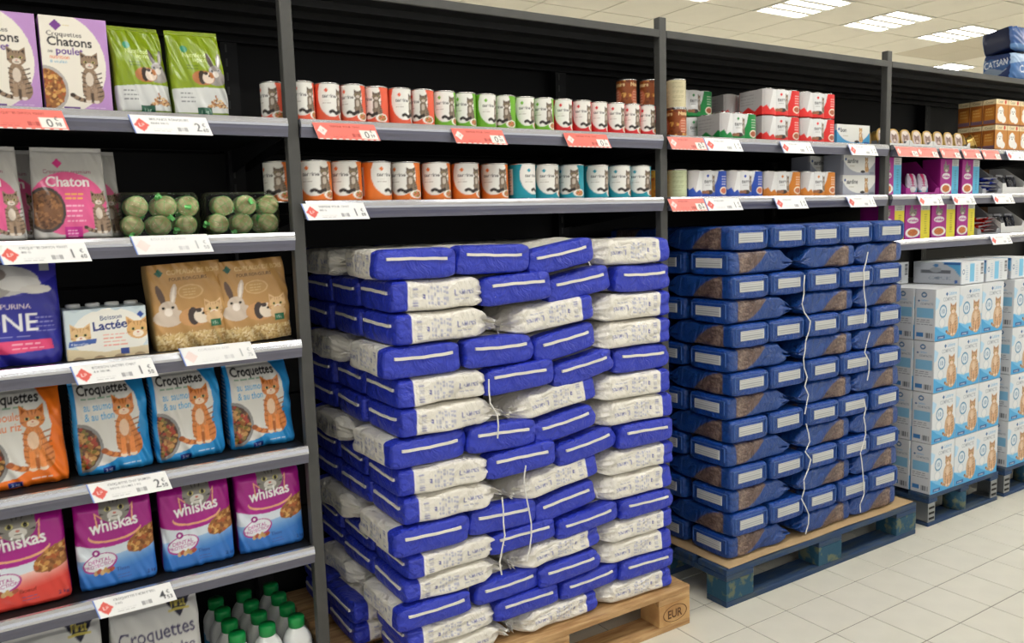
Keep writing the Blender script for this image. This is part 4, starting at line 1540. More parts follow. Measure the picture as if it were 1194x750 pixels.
# --- shelf 5: magenta bags
def whisk(low, mid, sub):
    c = Cv(100, 130, (172, 30, 140), 2)
    edge = [(x, 58 + 16 * ((x - 42) / 58.0) ** 2) for x in range(0, 101, 5)]
    c.poly([(0, 0), (100, 0)] + edge[::-1], (214, 222, 232))
    for k in range(12):
        q = k / 12
        e2 = [(x, (20 + 24 * (1 - q)) + 14 * ((x - 20) / 80.0) ** 2) for x in range(0, 101, 5)]
        cc_ = tuple(mid[i] * (1 - q) + low[i] * q for i in range(3))
        c.poly([(0, 0), (100, 0)] + e2[::-1], cc_)
    c.kibble(90, 62, 30, 14, BROWN, 120, rot=28, size=0.2)
    c.ell(50, 76, 34, 12, (236, 170, 130), 4).ell(50, 78.5, 33, 11.4, (172, 30, 140), 4)
    c.poly([(26, 108), (28, 84), (74, 88), (76, 114), (68, 104), (34, 100)], (236, 170, 130))
    c.poly([(28, 104), (30, 84), (72, 88), (74, 110), (67, 101), (35, 97)], (160, 28, 130))
    c.cathead(52, 108, 20, *GTAB)
    c.ell(58, 126, 9, 5, GTAB[0])
    c.text('whiskas', 50, 81, 17, (250, 250, 250), 'c', rot=5, bold=True, maxw=62)
    c.ell(28, 38, 22, 13, (172, 50, 140), 10).ell(28, 38.6, 20, 11, (228, 230, 236), 10)
    c.text('DENTAL', 28, 39, 5.5, (172, 50, 140), 'c', rot=6).text('PROTECTION', 28, 33, 4.6, (172, 50, 140), 'c', rot=6)
    c.ell(24, 52, 5, 5, (150, 30, 130)).ell(24, 52, 2, 2.4, (240, 230, 240))
    for k in range(6):
        c.ell(22 + k * 4, 25 + 2 * (k % 2), 4, 3, c.r.choice([(190, 150, 90), (170, 80, 60), (150, 160, 90), (206, 170, 120)]), c.r.random() * 90, n=9)
    c.text(sub, 55, 22, 5.5, (40, 60, 120) if low[2] > 150 else (120, 30, 20), 'c').lines(48, 16, 66, 2, 4, 1.2, (70, 80, 140))
    c.text('2 kg', 86, 10, 5, (30, 40, 90))
    return c


wb = whisk((40, 110, 196), (150, 186, 224), 'Thon')
wr = whisk((214, 54, 44), (236, 190, 180), 'Boeuf')
bw = bag_prof(0.16, 0.06, 0.98, 0.006)
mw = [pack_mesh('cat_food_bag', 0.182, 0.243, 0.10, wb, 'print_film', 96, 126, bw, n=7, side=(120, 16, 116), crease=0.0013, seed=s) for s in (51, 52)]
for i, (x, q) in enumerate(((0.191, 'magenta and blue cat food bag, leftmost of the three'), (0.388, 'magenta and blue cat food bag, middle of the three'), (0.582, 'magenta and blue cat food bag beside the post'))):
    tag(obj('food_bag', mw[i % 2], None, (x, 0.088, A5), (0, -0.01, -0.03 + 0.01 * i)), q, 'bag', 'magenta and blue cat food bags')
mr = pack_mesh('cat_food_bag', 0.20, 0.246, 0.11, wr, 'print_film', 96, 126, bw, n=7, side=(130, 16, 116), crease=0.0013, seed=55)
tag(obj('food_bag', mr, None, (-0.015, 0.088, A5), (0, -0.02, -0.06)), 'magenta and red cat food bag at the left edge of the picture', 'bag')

# --- bottom level: white paper bags and bottles
c = Cv(100, 140, (204, 204, 202), 2)
c.poly([(62, 138), (94, 138), (78, 120)], (40, 40, 60)).text('First', 78, 130, 7, (206, 190, 90), 'c', bold=True).rect(66, 127, 90, 128.5, (206, 190, 90))
c.text('Croquettes', 50, 104, 14, (66, 60, 96), 'c', maxw=86)
c.text('chat adulte', 54, 86, 12, (66, 60, 96), 'c').lines(20, 50, 80, 4, 8, 2, (130, 130, 150))
c.kibble(50, 14, 30, 14, BROWN, 60)
me = pack_mesh('paper_bag', 0.225, 0.335, 0.12, c, 'print_matte', 90, 120, bag_prof(0.35, 0.05, 0.96, 0.01), n=6, side=(196, 196, 194), crease=0.002, seed=61)
for (x, q) in ((0.268, 'white paper kibble bag with dark triangle logo beside the bottles'), (0.03, 'white paper kibble bag at the lower left corner')):
    tag(obj('food_bag', me, None, (x, 0.10, A6), (0, 0, 0)), q, 'bag', 'white paper kibble bags')

lb = Cv(60, 40, (60, 150, 200), 2)
lb.poly([(0, 40), (60, 40), (60, 26), (0, 34)], (230, 232, 234)).text('LITIERE', 30, 18, 10, (226, 70, 130), 'c', rot=10, bold=True).ell(48, 10, 7, 6, (240, 240, 240))
body_me = pack_mesh('bottle_body', 0.078, 0.175, 0.078, Cv(4, 4, (228, 230, 230), 1), 'print_paper', 14, 24,
                    lambda v: ((1, 1, 0) if v < 0.72 else (1 - 0.62 * ((v - 0.72) / 0.28) ** 2,) * 2 + (0,)), n=3.2, side=(228, 230, 230))
lab_me = pack_mesh('bottle_label', 0.0795, 0.075, 0.0795, lb, 'print_paper', 40, 24, n=3.2, side=(70, 150, 196))
capm = MB()
capm.lathe([(0.021, 0.170), (0.023, 0.172), (0.0235, 0.196), (0.021, 0.201), (0.004, 0.202)], 20)
cap_me = capm.mesh('bottle_cap', 'green_cap', True)
base_me = MB().lathe([(0.019, 0.160), (0.019, 0.171)], 16).mesh('bottle_neck', 'white_plastic', True)
RB_ = ['front', 'second', 'third', 'fourth']
for r in range(4):
    for k, cn in enumerate(('left', 'middle', 'right')):
        e = empty('bottle', (0.470 + k * 0.084, 0.068 + r * 0.086, A6), (0, 0, 0), 'white bottle with green screw cap, %s column, %s row' % (cn, RB_[r]), 'bottle', 'white bottles with green caps')
        obj('bottle_body', body_me, e)
        obj('bottle_label', lab_me, e, (0, 0, 0.022))
        obj('bottle_cap', cap_me, e)
        obj('bottle_neck', base_me, e)

# ================================================================== CANS
def can_print(col, W=150, H=70, pale=(234, 232, 226), dishes=BROWN, back=False):
    c = Cv(W, H, col, 1.6)
    cx = W / 2
    c.ell(cx - 8, 48, 27, 40, pale)
    if back:
        return c
    c.diamond(cx - 18, 58, 4, col).text('terrine', cx - 26, 44, 7, (46, 44, 46)).lines(cx - 26, 38, cx - 8, 2, 4, 1.2, (160, 150, 140))
    c.cat(cx + 10, 12, 52, (120, 104, 88), (62, 50, 42), (206, 194, 180), tail=False)
    for k in range(9):
        c.ell(cx - 12 + k * 2.6, 17 + 2 * math.sin(k), 3, 3.2, (44, 36, 32), n=8)
    c.ell(cx + 20, 10, 13, 8, (240, 236, 228)).kibble(cx + 20, 10, 9, 5.5, [(190, 90, 50), (220, 150, 110), (120, 150, 60), (210, 120, 80)], 40, size=0.3)
    # small print on the back of the label
    for x0 in (4, W - 26):
        c.rect(x0, 8, x0 + 22, 62, pale)
        c.lines(x0 + 2, 56, x0 + 20, 8, 6, 2, (130, 130, 130))
    return c


def can_mesh(name, r, hgt, cv, nu=96, nv=40, rot=0):
    V, C, F = [], [], []
    for j in range(nv):
        v = j / (nv - 1)
        for i in range(nu):
            a = 2 * PI * i / nu - PI / 2 - PI
            V.append((r * math.cos(a), r * math.sin(a), 0.004 + v * (hgt - 0.008)))
    U, Vv = np.meshgrid(np.arange(nu) / nu, np.linspace(0, 1, nv))
    C = cv.sample(U.ravel(), Vv.ravel())
    for j in range(nv - 1):
        for i in range(nu):
            k = (i + 1) % nu
            F.append((j * nu + i, j * nu + k, (j + 1) * nu + k, (j + 1) * nu + i))
    F.append(tuple(range(nu))[::-1])
    F.append(tuple((nv - 1) * nu + i for i in range(nu)))
    return mesh_from(name, V, F, 'print_paper', C, True)


def lid_meshes(r, hgt):
    lid = MB().lathe([(r * 0.5, hgt - 0.006), (r - 0.001, hgt - 0.0045), (r + 0.0012, hgt - 0.003), (r + 0.0012, hgt), (r - 0.0015, hgt), (r - 0.003, hgt - 0.003), (0.002, hgt - 0.003)], 32).mesh('lid', 'tin', True)
    rim = MB().lathe([(0.002, 0.001), (r - 0.002, 0.0), (r + 0.0012, 0.0), (r + 0.0012, 0.0035), (r, 0.0045)], 32).mesh('base_rim', 'tin', True)
    return lid, rim


def can_kind(r, hgt, cv):
    l, b = lid_meshes(r, hgt)
    return can_mesh('can_body', r, hgt, cv), l, b


def can(kind, x, y, z, rz, label, group):
    e = empty('food_can', (x, y, z), (0, 0, rz), label, 'can', group)
    obj('can_body', kind[0], e)
    obj('lid', kind[1], e)
    obj('base_rim', kind[2], e)
    return e


r1, h1 = 0.0350, 0.108
kS = can_kind(r1, h1, can_print((232, 96, 66)))
kG = can_kind(r1, h1, can_print((112, 178, 44)))
kR = can_kind(r1, h1, can_print((214, 38, 44)))
c1 = [0.679, 0.744, 0.818, 0.891, 0.964, 1.037, 1.110, 1.183, 1.256, 1.330, 1.4025, 1.475, 1.5485, 1.624, 1.703, 1.778, 1.851, 1.924, 1.9965]
seq = 'SSSSSSSGGGGGGRRRRRR'
WORDS = ['first', 'second', 'third', 'fourth', 'fifth', 'sixth', 'seventh', 'eighth']
cnt = {}
CN = {'S': 'salmon red', 'G': 'lime green', 'R': 'crimson'}
for x, s in zip(c1, seq):
    cnt[s] = cnt.get(s, 0) + 1
    rz = rng.choice([-0.5, -0.1, 0.0, 0.15, 0.3, 0.6])
    can({'S': kS, 'G': kG, 'R': kR}[s], x, (0.1 if x < 0.7 else 0.055) + rng.uniform(-0.003, 0.004), S1, rz - 0.25,
        '%s cat food can with white label, %s of its colour from the left' % (CN[s], WORDS[cnt[s] - 1]), 'cans in the upper row')
r2, h2 = 0.0445, 0.1145
kO = can_kind(r2, h2, can_print((230, 118, 40)))
kT = can_kind(r2, h2, can_print((20, 150, 170)))
c2 = [0.686, 0.772, 0.864, 0.957, 1.051, 1.151, 1.252, 1.362, 1.466, 1.561, 1.663, 1.772, 1.873, 1.966]
for i, x in enumerate(c2):
    s = i < 8
    q = i if s else i - 8
    rz = rng.choice([-0.5, -0.2, 0.0, 0.15, 0.3]) if i not in (3, 8) else 1.0
    can(kO if s else kT, x, (0.112 if x < 0.7 else 0.066) + rng.uniform(-0.003, 0.004), S2, rz - 0.25,
        '%s large cat food can with white label, %s of its colour from the left' % ('orange' if s else 'teal', WORDS[q]), 'cans in the lower row')

# third bay: brown, cream and pale green cans
cbn = Cv(150, 70, (140, 70, 26), 1.6)
cbn.speck(0, 0, 150, 70, [(196, 130, 50), (110, 50, 20), (214, 160, 80)], 60, 5)
for x0 in (12, 62, 112):
    cbn.text('Nature', x0, 56, 9, (240, 214, 160), bold=True).ell(x0 + 14, 28, 13, 20, (196, 110, 80)).lines(x0 + 6, 40, x0 + 22, 5, 7, 1.6, (240, 214, 190))
ccr = Cv(150, 70, (206, 196, 160), 1.6)
for x0 in (6, 42, 78, 114):
    ccr.lines(x0, 62, x0 + 30, 14, 4.2, 1.2, (150, 142, 116))
cgn = Cv(150, 70, (196, 204, 164), 1.6)
for x0 in (6, 42, 78, 114):
    cgn.lines(x0, 62, x0 + 30, 14, 4.2, 1.2, (146, 156, 120))
cor_ = Cv(150, 70, (232, 146, 30), 1.6)
cor_.speck(0, 0, 150, 70, [(246, 190, 60), (214, 100, 30)], 50, 6)
r3, h3 = 0.0365, 0.1035
kB, kC, kP, kY = can_kind(r3, h3, cbn), can_kind(r3, h3, ccr), can_kind(r3, h3, cgn), can_kind(r3, h3, cor_)
g3 = 'cans at the left end of the third bay'
for (k_, x, y, l, q) in ((kB, 1.975, 0.135, 0, 'brown can with amber print left of the post, lower'), (kB, 1.975, 0.135, 1, 'brown can with amber print left of the post, upper'),
                         (kB, 2.060, 0.105, 0, 'brown can half hidden by the post, lower'), (kB, 2.060, 0.105, 1, 'brown can half hidden by the post, upper'),
                         (kB, 2.148, 0.06, 0, 'brown can under the cream can'), (kC, 2.146, 0.06, 1, 'cream can with small print on top of the brown can')):
    can(k_, x, y, S1 + l * (h3 + 0.0005), 0.3 * l, q, g3)
for (k_, x, y, q) in ((kY, 1.992, 0.145, 'amber can seen behind the teal cans left of the post'), (kY, 2.068, 0.095, 'amber can beside the pale green can'), (kP, 2.148, 0.06, 'pale green can with small print beside the blue multipack')):
    can(k_, x, y, S2, 0.2, q, g3)

# multipacks: six cans in a printed card sleeve
def multi_print(col, dish=(170, 90, 60)):
    c = Cv(110, 52, col, 1.8)
    c.poly([(0, 52), (0, 14), (7, 20), (14, 10), (24, 15), (34, 8), (44, 12), (56, 8), (66, 14), (74, 26), (78, 40), (80, 52)], (224, 224, 224))
    c.poly([(0, 52), (0, 14), (7, 20), (12, 12), (24, 52)], (196, 192, 192))
    c.text('terrine', 40, 28, 8, (44, 44, 48)).diamond(48, 42, 3.5, col).lines(42, 23, 58, 1, 3, 1.2, (150, 150, 150))
    c.cat(66, 10, 36, (120, 104, 90), (60, 50, 44), (200, 190, 178), tail=False)
    c.ell(52, 10, 10, 4.5, (54, 42, 38))
    for k in range(4):
        c.ell(36 + 4 * k, 10, 3, 3.5, (150, 100, 70), n=8)
    c.ell(94, 13, 11, 8, (234, 220, 200)).ell(94, 13, 8.5, 5.6, dish)
    c.lines(88, 40, 104, 4, 5, 1.8, (240, 226, 220))
    return c


lid_small = MB().lathe([(0.034, 0.0), (0.0345, 0.004), (0.032, 0.0045), (0.031, 0.002), (0.002, 0.002)], 20).mesh('can_lid', 'tin', True)


def multipack(me, x, y, z, label, rz=0.0, wd=0.215):
    e = empty('can_multipack', (x, y, z), (0, 0, rz), label, 'multipack', 'can multipacks in printed sleeves')
    obj('sleeve', me, e)
    for a in (-1, 0, 1):
        for b in (-1, 1):
            obj('can_lid', lid_small, e, (a * (wd / 3) * 0.98, b * 0.034, 0.0975))
    return e


def multi_side(col):
    c = Cv(70, 50, col, 1.6)
    c.poly([(0, 50), (0, 16), (14, 10), (28, 18), (44, 8), (58, 18), (70, 14), (70, 50)], (188, 184, 184))
    c.lines(10, 40, 50, 4, 6, 1.6, (150, 146, 146))
    return c


def sleeve(col, dish=(170, 90, 60), wd=0.215):
    return pack_mesh('sleeve', wd, 0.098, 0.142, multi_print(col, dish), 'print_paper', 84, 40, n=12, side_cv=multi_side(col), scallop=3, top=(150, 150, 150))


gG, gR, gB, gO = sleeve((14, 134, 62), wd=0.2), sleeve((222, 44, 42), wd=0.222), sleeve((36, 76, 176), (200, 110, 80), 0.2), sleeve((206, 124, 36), (190, 110, 70), 0.222)
multipack(gG, 2.362, 0.242, S1, 'green can multipack beside the cream can, lower of two', wd=0.2)
multipack(gG, 2.362, 0.242, S1 + 0.104, 'green can multipack beside the cream can, upper of two', wd=0.2)
multipack(gG, 2.450, 0.095, S1, 'single green can multipack next to the red stack', wd=0.2)
for (x, q) in ((2.698, 'left'), (2.925, 'right')):
    multipack(gR, x, 0.095, S1, 'red can multipack, lower %s of the block of four' % q, wd=0.222)
    multipack(gR, x, 0.095, S1 + 0.104, 'red can multipack, upper %s of the block of four' % q, wd=0.222)
multipack(gR, 2.66, 0.26, S1, 'red multipack peeking out behind the red block, lower', wd=0.222)
multipack(gR, 2.66, 0.26, S1 + 0.104, 'red multipack peeking out behind the red block, upper', wd=0.222)
for (x, q) in ((2.287, 'left'), (2.490, 'right')):
    multipack(gB, x, 0.095, S2, 'blue can multipack, %s of the two' % q, wd=0.2)
for (x, q) in ((2.709, 'left'), (2.936, 'right')):
    multipack(gO, x, 0.095, S2, 'orange can multipack, %s of the two' % q, wd=0.222)


def carton_print(col):
    c = Cv(120, 48, col, 1.8)
    c.ell(60, 50, 64, 44, (222, 222, 218))
    c.text('bon', 14, 30, 10, (40, 42, 50), bold=True) if col[2] > 190 else c.text('sardine', 14, 28, 10, (40, 42, 50), bold=True)
    c.diamond(8, 36, 4, (40, 80, 140)).lines(22, 20, 44, 1, 3, 1.6, (150, 140, 110))
    c.cat(86, 6, 38, (196, 150, 96), (90, 70, 56), (224, 206, 180), tail=False)
    c.ell(72, 8, 9, 3, (40, 34, 32))
    c.rect(98, 2, 116, 8, (36, 70, 150) if col[2] > 190 else (130, 136, 150))
    return c


skb = pack_mesh('carton', 0.232, 0.085, 0.10, carton_print((64, 150, 200)), 'print_paper', 90, 36, n=60, side=(64, 150, 200), top=(210, 214, 218))
grb = pack_mesh('carton', 0.232, 0.0885, 0.10, carton_print((160, 164, 178)), 'print_paper', 90, 36, n=60, side=(160, 164, 178), top=(206, 206, 208))
tag(obj('pouch_carton', skb, None, (3.165, 0.085, S1), (0, 0, 0)), 'white and sky blue low carton at the end of the upper shelf', 'carton')
for (x, y, l, q) in ((3.212, 0.085, 0, 'grey and white carton with cat, lower of two'), (3.212, 0.085, 1, 'grey and white carton with cat, upper of two'),
                     (3.14, 0.2, 0, 'grey carton behind the two stacked grey ones, lower'), (3.14, 0.2, 1, 'grey carton behind the two stacked grey ones, upper')):
    tag(obj('pouch_carton', grb, None, (x, y, S2 + l * 0.089), (0, 0, 0.02 * l)), q, 'carton', 'grey pouch cartons')

# ================================================================== FOURTH BAY
S3 = 1.300
# gold trays standing in display trays
tl = Cv(60, 60, (196, 170, 120), 1.6)
tl.ell(30, 30, 24, 27, (196, 180, 186)).ell(30, 46, 17, 9, (226, 214, 206)).cathead(30, 26, 15, (150, 122, 110), (96, 74, 66), (216, 200, 190))
tl.rect(12, 4, 48, 12, (150, 90, 70))


def oval(rx, rz, y0, y1, n=24, sq=2.6):
    P = []
    for k in range(n):
        a = 2 * PI * k / n
        ca, sa = math.cos(a), math.sin(a)
        P.append((rx * math.copysign(abs(ca) ** (2 / sq), ca), rz + rz * math.copysign(abs(sa) ** (2 / sq), sa)))
    return MB().prism(P, y0, y1), P


def tray_meshes():
    b, _ = oval(0.042, 0.041, -0.004, 0.0)
    cup, _ = oval(0.036, 0.035, 0.0, 0.028)
    cup.V = [(x, y, z + 0.006) for (x, y, z) in cup.V]
    b.add((cup.V, cup.F))
    tray = b.mesh('foil_tray', 'gold_foil')
    V, F, UV = [], [], []
    n, m_ = 24, 8
    for j in range(m_ + 1):
        f = max(j / m_, 0.02)
        for k in range(n):
            a = 2 * PI * k / n
            ca, sa = math.cos(a), math.sin(a)
            x, z = 0.036 * f * math.copysign(abs(ca) ** (2 / 2.6), ca), 0.041 + 0.035 * f * math.copysign(abs(sa) ** (2 / 2.6), sa)
            V.append((x, -0.0048, z))
            UV.append((0.5 + x / 0.078, z / 0.082))
    for j in range(m_):
        for k in range(n):
            q = (k + 1) % n
            F.append((j * n + k, (j + 1) * n + k, (j + 1) * n + q, j * n + q))
    F.append(tuple(range(n)))
    UV = np.array(UV)
    return tray, mesh_from('printed_lid', V, F, 'print_paper', tl.sample(UV[:, 0], UV[:, 1]))


trm, tlm = tray_meshes()
txs = [3.335 + 0.0895 * i for i in range(9)] + [4.137, 4.205]
for i, x in enumerate(txs):
    lean = -0.16
    ry_ = 0.0
    if i >= 10:
        ry_ = 0.0
    e = empty('food_tray', (x, 0.066 if i else 0.09, S1 + 0.004), (lean - (0.22 if i >= 9 else 0), ry_, 0.0 if i < 9 else 0.45 + 0.25 * (i - 9)),
              'gold foil cat food tray standing upright, %s from the left in the row' % (WORDS + ['ninth', 'tenth', 'eleventh', 'twelfth'])[i], 'food tray', 'gold cat food trays')
    obj('foil_tray', trm, e)
    obj('printed_lid', tlm, e)
for i, (x0, x1) in enumerate(((3.39, 3.585), (3.59, 3.775), (3.78, 4.10))):
    e = empty('display_tray', ((x0 + x1) / 2, 0.04, S1), (0, 0, 0), '%s low grey card tray holding the gold food trays' % ['left', 'middle', 'right'][i], 'card tray', 'grey card trays')
    hw = (x1 - x0) / 2
    MB().prism([(-hw, 0), (hw, 0), (hw, 0.034), (hw - 0.012, 0.032), (hw - 0.03, 0.017), (-hw + 0.03, 0.017), (-hw + 0.012, 0.032), (-hw, 0.034)], -0.002, 0.0).build('front_lip', 'white_card', e)
    MB().box(-hw, hw, 0.0, 0.2, 0.0, 0.002).build('tray_floor', 'grey_card', e)
    for s_ in (-1, 1):
        MB().box(s_ * hw - 0.001, s_ * hw + 0.001, 0.0, 0.2, 0.002, 0.03).build('tray_side', 'grey_card', e)

# amber dog food boxes
dc = Cv(60, 62, (194, 128, 50), 1.8)
dc.rect(0, 50, 60, 62, (226, 208, 168)).text('Cesar', 22, 53, 7, (120, 110, 90), 'c').ell(46, 56, 4.5, 5, (206, 60, 40))
dc.ell(24, 22, 16, 14, (232, 230, 226)).ell(24, 34, 12, 11, (238, 236, 232)).ell(38, 14, 12, 9, (232, 230, 226))
dc.ell(20, 34, 1.8, 1.8, (30, 26, 24)).ell(28, 34, 1.8, 1.8, (30, 26, 24)).ell(24, 29, 2.4, 1.8, (30, 26, 24)).ell(13, 34, 3, 6, (216, 212, 206)).ell(35, 34, 3, 6, (216, 212, 206))
dc.rect(0, 0, 60, 4, (120, 66, 30))
ds = Cv(30, 62, (150, 84, 26), 1.8)
ds.rect(0, 50, 30, 62, (206, 190, 152)).text('Cesar', 15, 53, 6, (110, 100, 84), 'c').poly([(4, 4), (26, 10), (26, 44), (4, 40)], (186, 120, 44)).rect(0, 4, 30, 12, (110, 84, 100)).rect(28.6, 0, 30, 62, (90, 46, 16)).lines(6, 38, 24, 3, 7, 2, (220, 180, 110))
dme = pack_mesh('dog_box', 0.118, 0.126, 0.062, dc, 'print_paper', 50, 52, n=60, side_cv=ds, top=(214, 196, 156))
for l in range(2):
    for r in range(3):
        for k in range(3):
            if r and k:
                continue
            tag(obj('dog_food_box', dme, None, (4.342 + k * 0.12, 0.045 + r * 0.064, S1 + l * 0.127)),
                'amber dog food box, %s tier, %s' % (['lower', 'upper'][l], ['front left with white dog', 'front middle with white dog', 'front right with white dog'][k] if not r else ['', 'second', 'third'][r] + ' back along the left side'), 'box', 'amber dog food boxes')

# magenta pouch boxes
def pouch_box(strip):
    c = Cv(70, 92, (176, 30, 146), 1.6)
    c.rect(44, 0, 70, 92, strip).rect(44, 74, 70, 92, (214, 216, 214)).lines(48, 86, 66, 3, 5, 2, (130, 130, 130)).lines(54, 60, 62, 9, 6, 3, tuple(v * 0.7 for v in strip))
    c.cathead(22, 66, 10, *GTAB).poly([(14, 70), (18, 92), (24, 74)], GTAB[0])
    c.ell(22, 48, 15, 8, (244, 240, 244)).text('whiskas', 22, 45, 6, (176, 30, 146), 'c', bold=True, maxw=26)
    c.ell(22, 16, 20, 13, (244, 240, 236)).kibble(22, 16, 14, 9, [(200, 110, 50), (230, 150, 80), (170, 80, 40)], 40)
    return c


pbs = pack_mesh('pouch_box', 0.165, 0.17, 0.09, pouch_box((92, 186, 226)), 'print_paper', 52, 66, n=60, side=(150, 24, 124), top=(190, 60, 160))
pby = pack_mesh('pouch_box', 0.205, 0.165, 0.09, pouch_box((240, 226, 60)), 'print_paper', 60, 66, n=60, side=(150, 24, 124), top=(190, 60, 160))
gp = 'magenta pouch boxes'
for (x, q) in ((3.452, 'magenta and sky blue box half behind the post'), (3.93, 'magenta and sky blue box right of the pouches'), (4.12, 'magenta and sky blue box nearest the dark pouch tray')):
    tag(obj('pouch_box', pbs, None, (x, 0.085, S2), (0, 0, 0.02)), q, 'box', gp)
for (x, q) in ((3.463, 'magenta and yellow box half behind the post'), (3.672, 'magenta and yellow box, second from the post'), (3.890, 'magenta and yellow box, third from the post')):
    tag(obj('pouch_box', pby, None, (x, 0.085, S3), (0, 0, 0.0)), q, 'box', gp)
pby2 = pack_mesh('pouch_box', 0.17, 0.165, 0.09, pouch_box((240, 226, 60)), 'print_paper', 52, 66, n=60, side=(150, 24, 124), top=(190, 60, 160))
tag(obj('pouch_box', pby2, None, (4.088, 0.085, S3), (0, 0, 0.02)), 'narrow magenta and yellow box beside the red pouches', 'box', gp)


def display(x0, x1, z, hback, hfront, material, label, inner='brown_card'):
    e = empty('display_box', ((x0 + x1) / 2, 0.03, z), (0, 0, 0), label, 'display box', 'open shelf display boxes')
    hw = (x1 - x0) / 2
    MB().box(-hw, hw, 0, 0.2, 0, 0.002).build('box_floor', inner, e)
    MB().box(-hw, hw, 0.198, 0.2, 0.002, hback).build('back_wall', inner, e)
    for s_ in (-1, 1):
        MB().prism_x([(0.002, 0.002), (0.198, 0.002), (0.198, hback), (0.12, hback), (0.002, hfront + 0.02)], s_ * (hw - 0.001) - 0.001, s_ * (hw - 0.001) + 0.001).build('side_wall', material, e)
    MB().prism([(-hw, 0.002), (hw, 0.002), (hw, hfront + 0.02), (hw - 0.03, hfront + 0.02), (hw - 0.04, hfront), (-hw + 0.04, hfront), (-hw + 0.03, hfront + 0.02), (-hw, hfront + 0.02)], 0, 0.002).build('front_lip', material, e)
    return e


mat('magenta_card', (160, 26, 134), 0.5)
display(3.555, 3.83, S2, 0.165, 0.012, 'magenta_card', 'open magenta display box holding two pouches')
pc_ = Cv(40, 56, (206, 190, 214), 1.6)
pc_.poly([(0, 0), (40, 0), (40, 18), (0, 10)], (120, 180, 220)).poly([(12, 56), (20, 18), (28, 56)], (214, 60, 120)).ell(20, 12, 12, 8, (240, 236, 240)).lines(12, 34, 28, 3, 6, 2, (180, 40, 120))
pm = pack_mesh('pouch', 0.078, 0.098, 0.02, pc_, 'print_film', 36, 44, lambda v: (1 - 0.35 * abs(2 * v - 1) ** 3, max(0.15, 1 - abs(2 * v - 1) ** 3), 0), n=4, crease=0.001, seed=3)
for (x, q) in ((3.655, 'left'), (3.745, 'right')):
    tag(obj('pouch', pm, None, (x, 0.062, S2 + 0.003), (-0.12, 0, 0)), 'pink and pale blue pouch in the magenta display box, %s one' % q, 'pouch', 'pink and blue pouches')


def small_pouch(col, seed):
    c = Cv(30, 40, col, 1.4)
    c.speck(0, 0, 30, 40, [tuple(min(255, v * 1.5 + 20) for v in col), (200, 200, 206), tuple(v * 0.5 for v in col)], 14, 3)
    c.rect(0, 36, 30, 40, (180, 180, 186))
    return pack_mesh('pouch', 0.075, 0.1, 0.016, c, 'print_film', 22, 26, lambda v: (1 - 0.1 * abs(2 * v - 1) ** 3, max(0.15, 1 - abs(2 * v - 1) ** 3), 0), n=4, crease=0.0012, seed=seed)


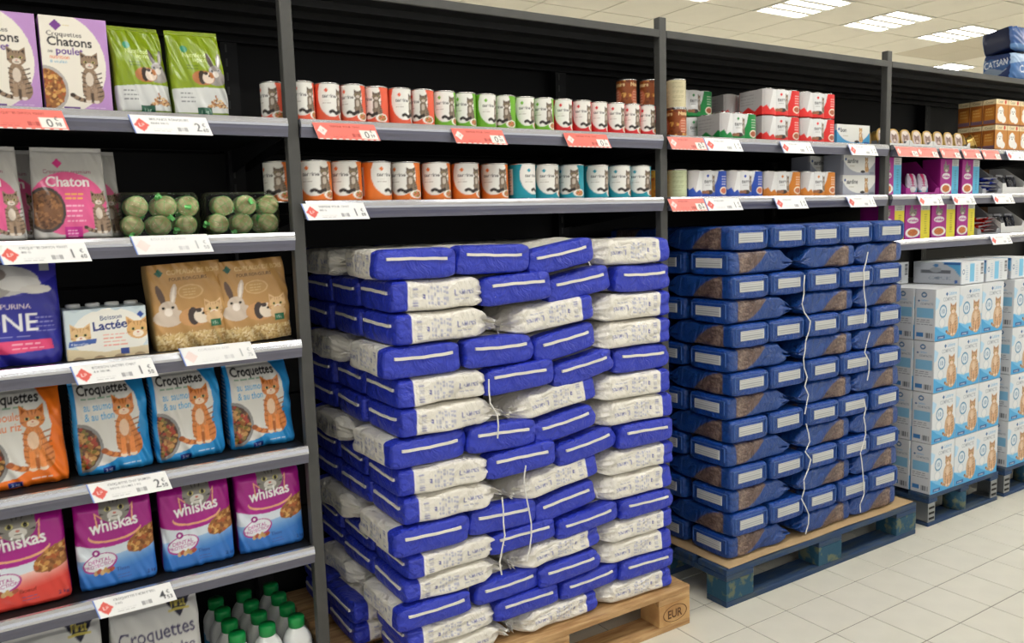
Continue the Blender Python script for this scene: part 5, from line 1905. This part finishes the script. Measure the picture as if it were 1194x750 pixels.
pB, pRd, pK = small_pouch((40, 62, 170), 5), small_pouch((206, 40, 36), 6), small_pouch((44, 46, 56), 7)
display(4.215, 4.40, S2, 0.15, 0.008, 'grey_card', 'grey display box with blue pouches', 'grey_card')
display(4.41, 4.66, S2, 0.14, 0.035, 'white_card', 'white-fronted display box with dark pouches on the middle shelf')
display(4.18, 4.40, S3, 0.15, 0.008, 'grey_card', 'grey display box with red pouches', 'grey_card')
display(4.41, 4.66, S3, 0.14, 0.035, 'white_card', 'white-fronted display box with dark pouches on the low shelf')
for (me_, z, x0, x1, cn, rows) in ((pB, S2, 4.225, 4.39, 'blue', 8), (pRd, S3, 4.19, 4.39, 'red', 8), (pK, S2, 4.42, 4.65, 'black', 6), (pK, S3, 4.42, 4.65, 'dark', 6)):
    for i in range(rows):
        col_, lay = i % 2, i // 2
        x = x0 + (x1 - x0) * (0.27 + 0.46 * col_)
        flat = cn in ('blue', 'red')
        if flat:
            o = obj('pouch', me_, None, (x, 0.145 - 0.004 * lay, z + 0.012 + lay * 0.019), (PI / 2 - 0.12 + rng.uniform(-0.06, 0.06), 0, rng.uniform(-0.25, 0.25)))
        else:
            o = obj('pouch', me_, None, (x, 0.065 + lay * 0.045, z + 0.004), (-0.25, 0, rng.uniform(-0.1, 0.1)))
        tag(o, 'small %s pouch in its display box, %s column, %s' % (cn, ['left', 'right'][col_], (['bottom', 'second', 'third', 'top'] if flat else ['front', 'middle', 'rear'])[lay]), 'pouch', '%s pouches' % cn)

# litter bags on the canopy
lc_ = Cv(100, 50, (24, 44, 92), 1.8)
lc_.poly([(0, 50), (0, 8), (40, 4), (80, 20), (60, 34), (20, 40)], (120, 136, 158)).poly([(0, 34), (30, 44), (96, 34), (70, 18), (30, 26), (0, 18)], (36, 76, 130))
lc_.text('CATSAN', 14, 25, 13, (214, 222, 230), rot=4, maxw=70)
cl = lambda v: (1 - 0.03 * abs(2 * v - 1) ** 4, 1 - 0.08 * abs(2 * v - 1) ** 4, 0)
fb = Cv(100, 50, (66, 110, 168), 1.8)
fb.poly([(0, 50), (0, 30), (60, 40), (100, 20), (100, 50)], (150, 176, 206)).text('CATSAN', 20, 14, 14, (214, 222, 230), maxw=70)
sb = pack_mesh('litter_bag', 0.30, 0.13, 0.17, fb, 'print_film', 60, 40, cl, n=9, side_cv=lc_, crease=0.0012, seed=71)
nb = Cv(100, 50, (40, 80, 140), 1.8)
nb.poly([(0, 0), (60, 0), (100, 16), (100, 24), (50, 8), (0, 10)], (90, 130, 180))
nd = Cv(50, 50, (16, 26, 58), 1.8)
sb2 = pack_mesh('litter_bag', 0.30, 0.11, 0.17, nb, 'print_film', 50, 30, cl, n=9, side_cv=nd, crease=0.0012, seed=72)
gl = 'blue litter bags on top of the canopy'
tag(obj('litter_bag', sb, None, (4.575, 0.092, ZTOP), (0, 0, 0.0)), 'blue litter bag lettered CATSAN lying on the canopy', 'bag', gl)
tag(obj('litter_bag', sb2, None, (4.585, 0.095, ZTOP + 0.146), (-0.16, 0, 0.0)), 'dark navy litter bag lying askew on the lettered bag', 'bag', gl)
tag(obj('litter_bag', sb, None, (4.885, 0.092, ZTOP), (0, 0, 0)), 'blue litter bag beyond the lettered one at the right edge of the canopy', 'bag', gl)
